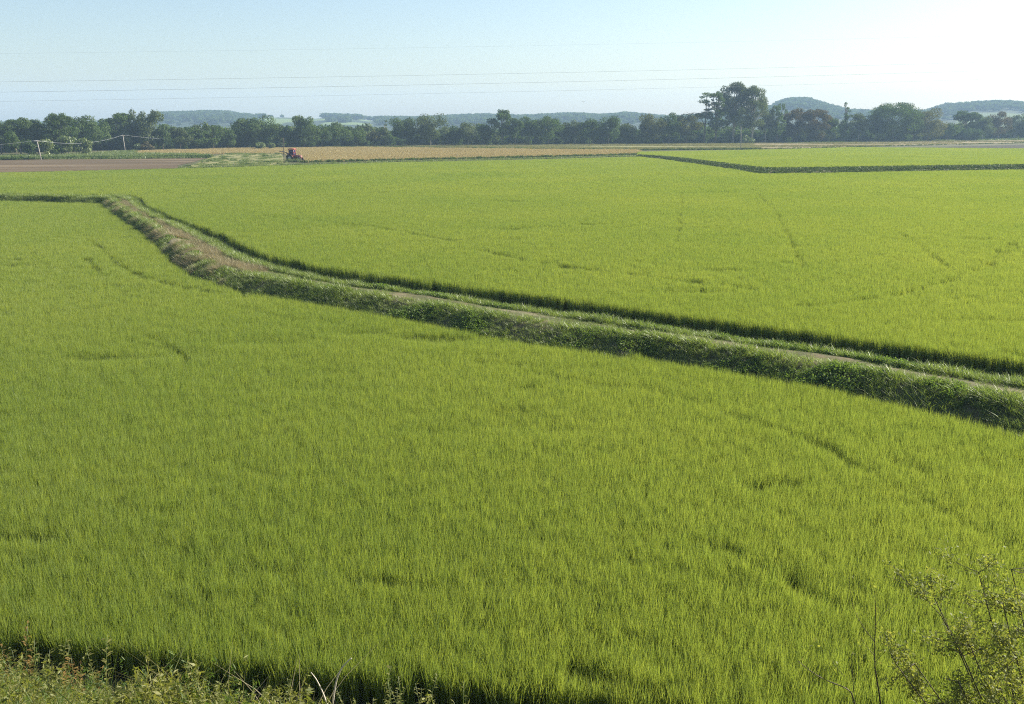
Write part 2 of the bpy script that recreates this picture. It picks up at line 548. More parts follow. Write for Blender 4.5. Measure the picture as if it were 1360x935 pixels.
def bank_z(x, y):
    ty = np.interp(x, toe_x, toe_y)
    z = (ty - y) * 0.60
    z = np.where(z < 0, 0, z)
    z = np.minimum(z, 7.85)
    z = z + (vnoise(x, y, 1.3, 3) - 0.5) * 0.25 * np.clip(z, 0, 1) + ZN
    return z


me = bpy.data.meshes.new('ground')
gx = np.concatenate([[-9000, -3000, -800, -200], np.linspace(-110, 60, 114), [200, 800, 3000, 9000]])
gy = np.concatenate([[-2000, -400, -60, -20], np.linspace(-8, 24, 44), np.linspace(25, 150, 105), [300, 1000, 4000, 9000]])
GX, GY = np.meshgrid(gx, gy)
_mid = (resample(NL, 200) + resample(FL, 200)) / 2
_low = in_poly(np.stack([GX.ravel(), GY.ravel()], 1), np.concatenate([_mid, [[60, 0], [60, -3000], [-20000, -3000], [-20000, _mid[0][1]]]])).reshape(GX.shape)
GZ = np.where(_low, bank_z(GX, GY) - 0.05, -0.02)
V = np.stack([GX.ravel(), GY.ravel(), GZ.ravel()], 1)
nx, ny = len(gx), len(gy)
I, J = np.meshgrid(np.arange(nx - 1), np.arange(ny - 1))
b0 = (J * nx + I).ravel()
F = np.stack([b0, b0 + 1, b0 + nx + 1, b0 + nx], 1)
me = fmesh('ground', V, F, True)
g = link('ground', me, M_ground)
g['kind'] = 'structure'
sheet('paddy_ground', near_poly, ZN + 0.004, M_mud)
sheet('far_paddy_ground', far_poly, 0.004, M_mud)
sheet('farthest_paddy_ground', f2_poly, 0.004, M_mud)
# earth of the near bank, a skin just above the ground sheet
bx = np.linspace(-14, 12, 66); by = np.linspace(3, 15.5, 44)
BX, BY = np.meshgrid(bx, by)
BZ = bank_z(BX, BY) + 0.01
V = np.stack([BX.ravel(), BY.ravel(), BZ.ravel()], 1)
I, J = np.meshgrid(np.arange(65), np.arange(43)); b0 = (J * 66 + I).ravel()
b = link('embankment', fmesh('embankment', V, np.stack([b0, b0 + 1, b0 + 67, b0 + 66], 1), True), M_bank)
b['kind'] = 'structure'

# ------------------------------------------------------------------ rice
ricetracks = [
    ([(985, 551), (1060, 572), (1110, 595), (1150, 624)], 0.22), ([(1195, 608), (1232, 622)], 0.35), ([(1000, 640), (1060, 637)], 0.3),
    ([(1195, 645), (1260, 675), (1320, 708), (1355, 722)], 0.22), ([(1055, 762), (1078, 785), (1120, 797)], 0.25), ([(1188, 768), (1218, 784)], 0.25),
    ([(780, 505), (860, 512), (930, 530), (985, 551)], 0.18), ([(700, 490), (760, 500)], 0.15), ([(630, 477), (720, 484)], 0.15),
    ([(720, 347), (790, 357), (850, 363), (940, 375), (1000, 381)], 0.55),
    ([(1060, 405), (1130, 398), (1190, 388), (1260, 372), (1310, 352), (1345, 322)], 0.62),
    ([(1000, 250), (1030, 280), (1050, 315), (1066, 352)], 0.22), ([(907, 255), (903, 290), (900, 322)], 0.18), ([(1190, 305), (1230, 330), (1265, 357)], 0.22),
    ([(1200, 262), (1255, 262)], 0.7), ([(640, 330), (700, 344)], 0.5), ([(350, 285), (500, 300), (600, 318)], 0.5),
    ([(125, 318), (150, 345), (190, 365), (250, 380), (330, 390)], 0.38), ([(112, 342), (137, 364)], 0.4), ([(165, 435), (210, 448), (247, 468), (247, 482)], 0.22),
    ([(170, 450), (235, 462)], 0.2), ([(290, 400), (380, 420), (450, 428)], 0.3),
    ([(470, 762), (520, 768), (600, 776)], 0.25), ([(0, 706), (70, 710)], 0.3), ([(690, 510), (720, 511)], 0.3), ([(765, 885), (800, 893)], 0.3), ([(320, 745), (400, 752)], 0.15),
    ([(1330, 480), (1360, 487)], 0.3), ([(880, 700), (960, 720), (1055, 762)], 0.12), ([(0, 545), (60, 548)], 0.2), ([(640, 560), (700, 566)], 0.15),
]
_fx = [p[0] for p in farL]; _fy = [p[1] for p in farL]
tracks_w = [(WL(p, RT if p[0][1] < np.interp(p[0][0], _fx, _fy) else RTN), w) for p, w in ricetracks]


def rice_points(poly, edges, d, dmin, dmax):
    P = grid_pts(poly, d, rng)
    dist = np.hypot(P[:, 0], P[:, 1])
    keep = (dist >= dmin) & (dist < dmax)
    P = P[keep]
    n = len(P)
    hs = 0.935 + 0.09 * vnoise(P[:, 0], P[:, 1], 0.55, 1) + 0.05 * vnoise(P[:, 0], P[:, 1], 4.5, 2) + rng.normal(0, 0.035, n)
    # natural thin patches, long across the view
    hole = vnoise(P[:, 0] * 0.5, P[:, 1] * 1.3, 1.6, 9) * vnoise(P[:, 0] * 0.6, P[:, 1] * 1.2, 5.0, 11)
    hs *= 1 - 0.28 * np.clip((hole - 0.56) / 0.25, 0, 1)*0.8
    drop = rng.uniform(0, 1, n) < 0.4 * np.clip((hole - 0.66) / 0.2, 0, 1)
    for line, w in tracks_w:
        dd = dist_poly(P, line)
        nv = vnoise(P[:, 0], P[:, 1], 1.1, 5)
        wn = w * (0.55 if dmin < 50 else 0.62) * np.clip((nv + 0.12) * 1.5, 0, 1.2) + 0.2 * d
        m = (dd < wn) & (nv > -1)
        hs = np.where(m, hs * ((0.68 if dmin < 50 else 0.62) + 0.22 * (1 - nv)), hs)
        drop |= m & (rng.uniform(0, 1, n) < 0.30)
    P = P[~drop]; hs = hs[~drop]
    z = np.zeros(len(P))
    sc = np.stack([np.full(len(P), 1.0), np.full(len(P), 1.0), hs], 1)
    return np.stack([P[:, 0], P[:, 1], z], 1), sc


nearm = [mesh_v('rice_near', *blades(46, rng, 0.105, 0.78, 0.065, 0.045, 0.0125, 0.14), M_rice) for _ in range(14)]
midm = [mesh_v('rice_mid', *blades(115, rng, 0.27, 0.78, 0.06, 0.045, 0.0158, 0.14), M_rice) for _ in range(8)]
farm = [mesh_v('rice_far', *blades(170, rng, 0.54, 0.78, 0.06, 0.07, 0.030, 0.10, seg=2), M_rice) for _ in range(6)]




ALL = bpy.data.collections.new('rice_all')
for i, m_ in enumerate(nearm + midm + farm):
    ALL.objects.link(bpy.data.objects.new('rice_all_%02d' % i, m_))


def rice_field(name, poly, label, z=0.0):
    Ps, Ss, Is = [], [], []
    off = 0
    for (k, d, a, b) in ((14, 0.185, 0, 52), (8, 0.40, 52, 130), (6, 0.72, 130, 400)):
        P, sc = rice_points(poly, None, d, a, b)
        Ps.append(P); Ss.append(sc); Is.append(off + rng.integers(0, k, len(P)))
        off += k
    P = np.concatenate(Ps); sc = np.concatenate(Ss); idx = np.concatenate(Is)
    P[:, 2] += z
    o = scatter(name, P, ALL, 1, sc, rng, tilt=0.03, label=label, cat='rice')
    o.data.attributes['idx'].data.foreach_set('value', idx.astype(np.int32))
    print(name, len(P))
    return o


rice_field('rice_crop', near_poly, 'bright green rice filling the large field nearest the camera', ZN)
rice_field('rice_crop', far_poly, 'yellow-green rice in the wide field beyond the grassy track')
rice_field('rice_crop', f2_poly, 'pale yellow-green rice at the far right beyond the dark ridge')

# ------------------------------------------------------------------ levees
grassm = [mesh_v('tuft', *blades(16, rng, 0.10, 0.24, 0.06, 0.35, 0.014, 0.5), M_grass) for _ in range(6)]


def broadleaf(n, r, h, size, mat=M_weed, asp=0.55):
    a = rng.uniform(0, 2 * math.pi, n); rr = r * np.sqrt(rng.uniform(0, 1, n))
    z = h * rng.uniform(0.15, 1, n) * (1 - 0.5 * (rr / r) ** 2)
    P = np.stack([rr * np.cos(a), rr * np.sin(a), z], 1)
    nr = np.tile([0, 0, 1.0], (n, 1))
    return mesh_v('broadleaf', *quads_cloud(P, size, rng, nr, 0.5, asp), mat)


broadm = [broadleaf(46, 0.20, 0.30, 0.075) for _ in range(5)]
drym = [mesh_v('drytuft', *blades(16, rng, 0.12, 0.20, 0.06, 0.8, 0.012, 0.6), M_dry) for _ in range(4)]
C_grass = protos('verge_tuft', grassm); C_broad = protos('broadleaf', broadm); C_dry = protos('drytuft', drym)


def levee(name, A, B, prof, n=220, m=22, track=None, noise=0.10):
    A = resample(A, n); B = resample(B, n)
    tt = np.linspace(0, 1, m)
    P = A[:, None, :] * (1 - tt)[None, :, None] + B[:, None, :] * tt[None, :, None]
    z = np.interp(tt, [p[0] for p in prof], [p[1] for p in prof])[None, :] * np.ones((n, 1))
    X, Y = P[..., 0], P[..., 1]
    z = z + noise * (vnoise(X, Y, 0.9, 21) - 0.5) * np.clip(z + 0.4, 0, 1) + noise * 1.6 * (vnoise(X, Y, 3.1, 22) - 0.5) * np.clip(z + 0.4, 0, 1)
    V = np.stack([X, Y, z], -1).reshape(-1, 3)
    I, J = np.meshgrid(np.arange(m - 1), np.arange(n - 1)); b0 = (J * m + I).ravel()
    F = np.stack([b0, b0 + 1, b0 + m + 1, b0 + m], 1)
    me = fmesh(name, V, F, True)
    if me.polygons[len(me.polygons) // 2].normal.z < 0: me.flip_normals()
    tr = np.zeros((n, m))
    if track is not None:
        tr = track(tt[None, :] * np.ones((n, 1)), X, Y)
    fattr(me, 'track', tr.ravel())
    o = link(name, me, M_levee); o['kind'] = 'structure'
    return A, B, z


PROF = [(0, -0.52), (0.09, -0.1), (0.25, 0.46), (0.35, 0.54), (0.5, 0.40), (0.6, 0.35), (0.74, 0.24), (0.82, -0.05), (0.90, -0.2), (1, -0.25)]


def warm(X, Y):   # bare/dry stretch between the bend and the point where the weeds take over
    q = [(150, 268), (175, 283), (205, 300), (240, 325), (275, 345), (330, 360)]
    d = dist_poly(np.stack([X.ravel(), Y.ravel()], 1), WL(q, 0.45)).reshape(X.shape)
    return d


def trk(T, X, Y):
    a = np.exp(-((T - 0.58) / 0.055) ** 2) * 0.7
    b = np.exp(-((T - 0.40) / 0.035) ** 2) * 0.55
    br = np.clip((vnoise(X, Y, 2.2, 31) - 0.1) * 1.7, 0.2, 1)
    w = np.clip(1.1 - warm(X, Y) / 2.0, 0, 1) * np.clip((vnoise(X, Y, 1.2, 33) * 1.6 - 0.15), 0, 1) * (T > 0.10) * (T < 0.62)
    return np.clip(np.maximum((a + b) * br, w * 1.0), 0, 1)


LA, LB, LZ = levee('levee', NL, FL, PROF, n=420, m=44, track=trk)


def levee_pts(A, B, prof, n, t0, t1, dens=None, sd=None):
    # sample uniform in area: choose along-length by width
    seg = np.hypot(*(A[1:] - A[:-1]).T) + np.hypot(*(B[1:] - B[:-1]).T)
    wid = np.hypot(*(A - B).T)[:-1]
    pr = seg * wid; pr = pr / pr.sum()
    i = rng.choice(len(pr), n, p=pr)
    f = rng.uniform(0, 1, n)
    a = A[i] * (1 - f)[:, None] + A[i + 1] * f[:, None]
    b = B[i] * (1 - f)[:, None] + B[i + 1] * f[:, None]
    t = rng.uniform(t0, t1, n)
    P = a * (1 - t)[:, None] + b * t[:, None]
    z = np.interp(t, [p[0] for p in prof], [p[1] for p in prof]) - 0.03
    m = np.abs(P[:, 0]) < 0.54 * P[:, 1] + 5
    return np.stack([P[:, 0], P[:, 1], z], 1)[m], t[m]


# grass over the levee (denser and taller off the wheel track)
P, T = levee_pts(LA, LB, PROF, 52000, 0.01, 0.97)
tv = trk(T, P[:, 0], P[:, 1])
keep = rng.uniform(0, 1, len(P)) > tv * 1.15
P, T = P[keep], T[keep]
s = 0.7 + 0.9 * vnoise(P[:, 0], P[:, 1], 1.1, 41)
s *= np.where(np.abs(T - 0.50) < 0.16, 0.30, 1.0) * np.where(T > 0.80, 0.28, 1.0) * np.where(T < 0.26, 0.75, 1.0)
dist = np.hypot(P[:, 0], P[:, 1]); s = s * (1 + np.clip((dist - 50) / 120, 0, 0.6))
scatter('levee_grass', P, C_grass, 6, np.stack([s, s, s], 1), rng, tilt=0.12, label='short green grass covering the raised track between the rice fields', cat='grass')
P, T = levee_pts(LA, LB, PROF, 40000, 0.02, 0.90)
nz = vnoise(P[:, 0], P[:, 1], 1.8, 51)
wm = warm(P[:, 0], P[:, 1])
keep = (nz > 0.46) & (np.abs(T - 0.57) > 0.06) & (np.abs(T - 0.41) > 0.05) & (T < 0.82) & ((wm > 2.4) | (T > 0.68) | (rng.uniform(0, 1, len(P)) < 0.25))
P, T, nz = P[keep], T[keep], nz[keep]
s = 0.45 + 1.1 * (nz - 0.46) + 0.4 * rng.uniform(0, 1, len(P))
s *= np.where(np.abs(T - 0.50) < 0.16, 0.35, 1.0)
scatter('levee_weeds', P, C_broad, 5, np.stack([s, s, s], 1), rng, tilt=0.15, label='leafy green weeds sprawling over the sides of the raised track', cat='weeds')
P, T = levee_pts(LA, LB, PROF, 60000, 0.10, 0.66)
wm = warm(P[:, 0], P[:, 1])
keep = (wm < 2.8) & (rng.uniform(0, 1, len(P)) < np.clip(1.2 - wm / 2.4, 0, 1)) & (vnoise(P[:, 0], P[:, 1], 1.2, 61) > 0.42)
P = P[keep]
s = rng.uniform(0.8, 1.6, len(P))
scatter('dry_grass', P, C_dry, 4, np.stack([s, s, s * 0.7], 1), rng, tilt=0.3, label='straw coloured dead grass on the bank near its bend', cat='grass')

# far ridge (drawn as its own levee) with rough weeds
f2Bx = [(846, 205.5)] + f2B[1:]
FTr = WL(farT[6:], RT)
F2r = WL(f2Bx, RT)
PROF2 = [(0, 0.0), (0.12, 0.4), (0.28, 0.75), (0.6, 0.6), (0.85, 0.1), (1, 0.0)]
RA, RB, _ = levee('far_levee', FTr, F2r, PROF2, n=120, m=12, noise=0.3)
bushm = [broadleaf(80, 0.8, 0.9, 0.30, M_ridge) for _ in range(4)]
C_bush = protos('ridgeweed', bushm)
P, T = levee_pts(RA, RB, PROF2, 9000, 0.0, 0.95)
s = rng.uniform(0.3, 0.75, len(P)) * np.where(T < 0.3, 0.85, 1.0)
scatter('ridge_weeds', P, C_bush, 4, np.stack([s, s, s * 0.9], 1), rng, label='dark rough weeds along the far ridge between two rice fields', cat='weeds')

# ------------------------------------------------------------------ distant dry fields (unprojected at ground level)
def poly_px(pts, z=0.0): return WL(pts, z)


plough = poly_px([(-160, 213.5), (0, 212.3), (150, 211.5), (275, 210.0), (262, 214), (235, 220), (240, 223.5), (0, 229), (-160, 231)])
sheet('ploughed_field', plough, 0.03, M_plough)
stub = poly_px([(282, 208), (300, 204.5), (372, 203.0), (385, 219.5), (250, 223.5), (240, 223.5), (262, 217)])
sheet('stubble_field', stub, 0.034, M_stub)
gold = poly_px([(180, 201.5), (260, 199), (330, 197.5), (430, 196.2), (520, 196.5), (700, 198.6), (850, 200.0), (848, 204.4), (700, 208.8), (500, 213.5), (405, 216), (378, 204), (300, 204.5), (255, 205.5), (180, 205)])
sheet('golden_field', gold, 0.026, M_goldsoil)
olive = poly_px([(430, 195.8), (500, 194.2), (600, 193), (700, 192), (850, 191.2), (1000, 190.6), (1010, 198.4), (850, 199.7), (700, 198.0), (520, 196.1)])
sheet('olive_field', olive, 0.022, M_stub)
brown = poly_px([(1000, 190.6), (1100, 189.6), (1250, 187.0), (1360, 186.0), (1500, 184.8), (1500, 187), (1360, 189.6), (1200, 193.2), (1130, 195.2), (1010, 198.4)])
sheet('fallow_field', brown, 0.018, M_brown)
green_r = poly_px([(1200, 184.5), (1280, 182.0), (1360, 180.5), (1500, 178.5), (1500, 184.8), (1360, 186), (1250, 187.0)])
sheet('green_pasture', green_r, 0.014, M_levee)
green_l = poly_px([(-160, 209.5), (0, 208.5), (120, 205.0), (180, 201.5), (180, 205.0), (255, 205.5), (282, 207.3), (275, 210.0), (150, 211.5), (0, 212.3), (-160, 213.5)])
sheet('grassy_margin', green_l, 0.014, M_levee)

strawm = [mesh_v('straw', *blades(60, rng, 1.0, 0.45, 0.10, 0.25, 0.06, 0.3, seg=2), M_gold) for _ in range(5)]
olivem = [mesh_v('pasture', *blades(60, rng, 1.2, 0.35, 0.10, 0.35, 0.07, 0.4, seg=2), M_olive) for _ in range(4)]
greenm = [mesh_v('greenfar', *blades(60, rng, 1.0, 0.6, 0.15, 0.35, 0.07, 0.4, seg=2), M_bush_l) for _ in range(4)]
C_straw = protos('straw', strawm); C_olive = protos('pasture', olivem); C_green = protos('greenfar', greenm)


def cover(name, poly, coll, k, d, label, cat, hs=(0.8, 1.2), thin=None):
    P = grid_pts(poly, d, rng)
    if thin is not None: P = P[thin(P)]
    s = rng.uniform(*hs, len(P)) * (0.8 + 0.4 * vnoise(P[:, 0], P[:, 1], 9, 71))
    return scatter(name, np.stack([P[:, 0], P[:, 1], np.full(len(P), 0.02)], 1), coll, k, np.stack([np.ones_like(s), np.ones_like(s), s], 1), rng, label=label, cat=cat)


cover('golden_crop', gold, C_straw, 5, 1.25, 'golden ripe crop in the long strip right of the tractor', 'crop')
cover('pasture_grass', olive, C_olive, 4, 2.0, 'olive brown grass in the strip before the central trees', 'grass', thin=lambda P: vnoise(P[:, 0] * 0.3, P[:, 1], 12, 5) > 0.25)
cover('fallow_grass', brown, C_olive, 4, 3.0, 'thin brownish grass on the fallow strip at the right', 'grass', thin=lambda P: vnoise(P[:, 0] * 0.3, P[:, 1], 12, 6) > 0.45)
cover('pasture_grass', green_r, C_green, 4, 2.2, 'green grass under the trees at the far right', 'grass')
cover('margin_grass', green_l, C_green, 4, 1.3, 'green grass between the ploughed field and the left trees', 'grass', hs=(0.6, 1.2))
cover('stubble', stub, C_green, 4, 1.6, 'patchy pale green regrowth on the stubble left of the tractor', 'stubble', hs=(0.2, 0.6), thin=lambda P: vnoise(P[:, 0], P[:, 1], 2.0, 8) > 0.62)

# dark clods and cut heaps lying in the stubble
C_dark = protos('darkweed', [broadleaf(60, 0.8, 0.8, 0.35, M_tree) for _ in range(4)])


def strip(name, line, width, step, coll, k, label, cat, s0=0.6, s1=1.1, z=0.0, gap=0.0, zs=1.0):
    L_ = np.array([W(a, b, z)[:2] for a, b in line])
    seg = np.hypot(*(L_[1:] - L_[:-1]).T).sum()
    n = int(seg / step)
    Q = resample(L_, n)
    Q = Q + rng.normal(0, width, Q.shape) * np.array([0.4, 1.0])
    if gap: Q = Q[vnoise(Q[:, 0], Q[:, 1], 6.0, 77) > gap]
    s = rng.uniform(s0, s1, len(Q))
    return scatter(name, np.stack([Q[:, 0], Q[:, 1], np.full(len(Q), z)], 1), coll, k, np.stack([s, s, s * zs], 1), rng, label=label, cat=cat)


strip('verge_weeds', [(240, 223.3), (330, 221), (380, 219.2), (500, 215.5), (700, 211.0), (850, 207.4)], 1.6, 0.22, C_green, 4,
      'low pale weeds on the verge behind the far edge of the rice', 'weeds', 0.3, 0.7)
strip('ditch_weeds', [(400, 216), (500, 213.8), (600, 211.5), (700, 209.4), (850, 205.6)], 0.5, 0.5, C_dark, 4,
      'thin dark line of weeds along the near edge of the golden field', 'weeds', 0.5, 0.9, gap=0.25)
strip('ditch_weeds', [(330, 197.3), (430, 196.0), (520, 196.3), (700, 198.2), (850, 199.8), (1010, 198.4)], 0.6, 0.5, C_dark, 4,
      'thin dark line of weeds along the far edge of the golden field', 'weeds', 0.6, 1.0)
strip('ditch_weeds', [(-120, 214.2), (0, 212.6), (60, 211.5), (160, 210.7), (278, 209.5)], 1.2, 0.22, C_dark, 4,
      'dark hedge-like line of weeds behind the ploughed field', 'weeds', 0.9, 1.5, zs=0.8)
strip('ditch_weeds', [(1000, 198.4), (1100, 196.3), (1250, 192.6), (1400, 189.3)], 0.6, 0.7, C_dark, 4,
      'faint dark weeds behind the farthest rice field', 'weeds', 0.3, 0.7, gap=0.3)
strip('ditch_weeds', [(1040, 190.3), (1150, 188.6), (1250, 186.9), (1400, 185.4)], 0.8, 0.7, C_dark, 4,
      'dark weeds at the foot of the right trees before the brown strip', 'weeds', 0.5, 1.0, gap=0.3)
strip('ditch_weeds', [(300, 204.6), (340, 203.6), (378, 203.2)], 0.4, 0.5, C_dark, 4,
      'dark weeds along the top of the stubble patch', 'weeds', 0.3, 0.6)
sp = stub
P = grid_pts(sp, 3.0, rng)
rowv = np.sin(P[:, 0] * 0.9 + P[:, 1] * 0.35)
P = P[(rowv > 0.2) & (rng.uniform(0, 1, len(P)) < 0.55)]
s = rng.uniform(0.5, 1.1, len(P))
scatter('cut_heaps', np.stack([P[:, 0], P[:, 1], np.full(len(P), 0.03)], 1), C_dark, 4, np.stack([s * 1.3, s, s * 0.5], 1), rng,
        label='small dark heaps dotted over the stubble beside the tractor', cat='stubble')

# ------------------------------------------------------------------ trees
def make_tree(H, Wd, kind, mat, seed, leaf=0.5, density=1.0):
    """returns (crown mesh, trunk MB)"""
    r = np.random.default_rng(seed)
    hw = Wd / 2
    cl = []          # clumps: centre, radii
    def ell(n, cz, rx, rz, cr, lo=0.35, hi=0.85, flat=0.75):
        for _ in range(n):
            d = r.normal(size=3); d /= np.linalg.norm(d)
            q = r.uniform(lo, hi)
            c = np.array([d[0] * rx * q, d[1] * rx * q, cz + d[2] * rz * q])
            k = cr * r.uniform(0.55, 1.4)
            cl.append((c, np.array([k, k, k * flat])))
    if kind == 'round':
        ell(int(24), H * 0.56, hw, H * 0.43, hw * 0.36)
    elif kind == 'umbrella':
        for _ in range(30):
            a = r.uniform(0, 6.283); q = math.sqrt(r.uniform(0, 1)) * 0.86
            z = H * (0.90 - 0.26 * q * q) - r.uniform(0, 0.22) * H * (1 - 0.4 * q)
            k = hw * 0.21 * r.uniform(0.7, 1.3)
            cl.append((np.array([math.cos(a) * hw * q, math.sin(a) * hw * q, z]), np.array([k * 1.2, k * 1.2, k * 0.65])))
        ell(22, H * 0.38, hw * 0.85, H * 0.32, hw * 0.25)
    elif kind == 'tall':
        for _ in range(62):
            t = r.uniform(0.28, 0.96); a = r.uniform(0, 6.283)
            q = r.uniform(0.2, 1.05) * math.sin(min(1, (1.10 - t) * 1.7) * 1.57)
            k = hw * 0.25 * r.uniform(0.6, 1.25)
            cl.append((np.array([math.cos(a) * hw * q, math.sin(a) * hw * q, H * t]), np.array([k, k, k * 0.8])))
    elif kind == 'pine':
        for _ in range(15):
            t = r.uniform(0.52, 0.97); a = r.uniform(0, 6.283)
            q = r.uniform(0.2, 0.9)
            k = hw * 0.36 * r.uniform(0.6, 1.1)
            cl.append((np.array([math.cos(a) * hw * q, math.sin(a) * hw * q, H * t]), np.array([k * 1.2, k * 1.2, k * 0.42])))
    elif kind == 'conical':
        for _ in range(26):
            t = r.uniform(0.10, 0.98); a = r.uniform(0, 6.283)
            q = r.uniform(0.2, 0.85) * (1.05 - t) ** 0.7
            k = hw * 0.33 * r.uniform(0.7, 1.2) * (1.15 - 0.7 * t)
            cl.append((np.array([math.cos(a) * hw * q, math.sin(a) * hw * q, H * t]), np.array([k, k, k * 0.8])))
    elif kind == 'spiky':
        ell(20, H * 0.48, hw, H * 0.36, hw * 0.32)
        for _ in range(12):
            a = r.uniform(0, 6.283); q = r.uniform(0.1, 0.9)
            k = hw * 0.20
            cl.append((np.array([math.cos(a) * hw * q, math.sin(a) * hw * q, H * r.uniform(0.74, 0.95)]), np.array([k, k, k * 1.3])))
    else:   # bush
        ell(22, H * 0.45, hw, H * 0.5, hw * 0.34, 0.2, 0.8)
    Ps, Ns = [], []
    for c, k in cl:
        n = int(density * 3.4 * (k[0] * k[0] + 2 * k[0] * k[2]) * 4.2 / (leaf * leaf) * 0.5)
        n = max(25, min(n, 420))
        d = r.normal(size=(n, 3)); d /= np.linalg.norm(d, axis=1)[:, None]
        rad = r.uniform(0.30, 1.0, n) ** 0.35 * (1 + 0.11 * r.normal(size=n))
        Ps.append(c + d * k * rad[:, None]); Ns.append(d)
    P = np.concatenate(Ps); Nn = np.concatenate(Ns)
    P[:, 2] = np.maximum(P[:, 2], 0.15 + r.uniform(0, 0.3, len(P)))
    V, F, va = quads_cloud(P, leaf * 0.85, r, Nn, 1.5, 0.85)
    me = mesh_v('crown', V, F, va, mat)
    tb = MB()
    th = H * {'round': 0.5, 'umbrella': 0.45, 'tall': 0.85, 'pine': 0.92, 'conical': 0.85, 'spiky': 0.5, 'bush': 0.25}[kind]
    tr = max(0.12, H * 0.020)
    lx, ly = r.normal(0, 0.02 * H, 2)
    tb.tube([(0, 0, -0.3), (lx * 0.3, ly * 0.3, th * 0.4), (lx, ly, th)], [tr, tr * 0.75, tr * 0.35], 6)
    for c, k in cl[::3]:
        z0 = min(c[2] * 0.6, th * 0.9)
        f = z0 / th
        tb.tube([(lx * f, ly * f, z0), (c[0] * 0.55, c[1] * 0.55, (z0 + c[2]) / 2 + 0.1 * H * 0.2), tuple(c)], [tr * 0.45, tr * 0.3, tr * 0.12], 4)
    return me, tb


def tree(px, top, wpx, basey, kind, mat, label, cat='tree', name='tree', group='trees in the line beyond the fields', dens=1.0, bark=None, back=0.0, leaf=None):
    x, y, _ = W(px, basey, 0)
    if back:
        k = (y + back) / y
        x, y = x * k, y + back
    d = math.hypot(x, y)
    ppm = FPX / (y * CP + CAM_H * SP)
    base_row = HOR + CAM_H * FPX / y * 1.0
    H = (at_dist(px, top, y)[2])
    Wd = wpx / ppm * 1.2
    seed = int(px * 13 + top * 7)
    me, tb = make_tree(H, Wd, kind, mat, seed, leaf or (0.42 if d < 360 else 0.55), dens)
    e = empty(name, (x, y, 0), random.Random(seed).uniform(0, 6.28) if kind != 'x' else 0)
    tag(e, label, cat, group)
    link('crown', me, mat, e)
    tb.build('trunk', bark or M_bark, e, True)
    return e


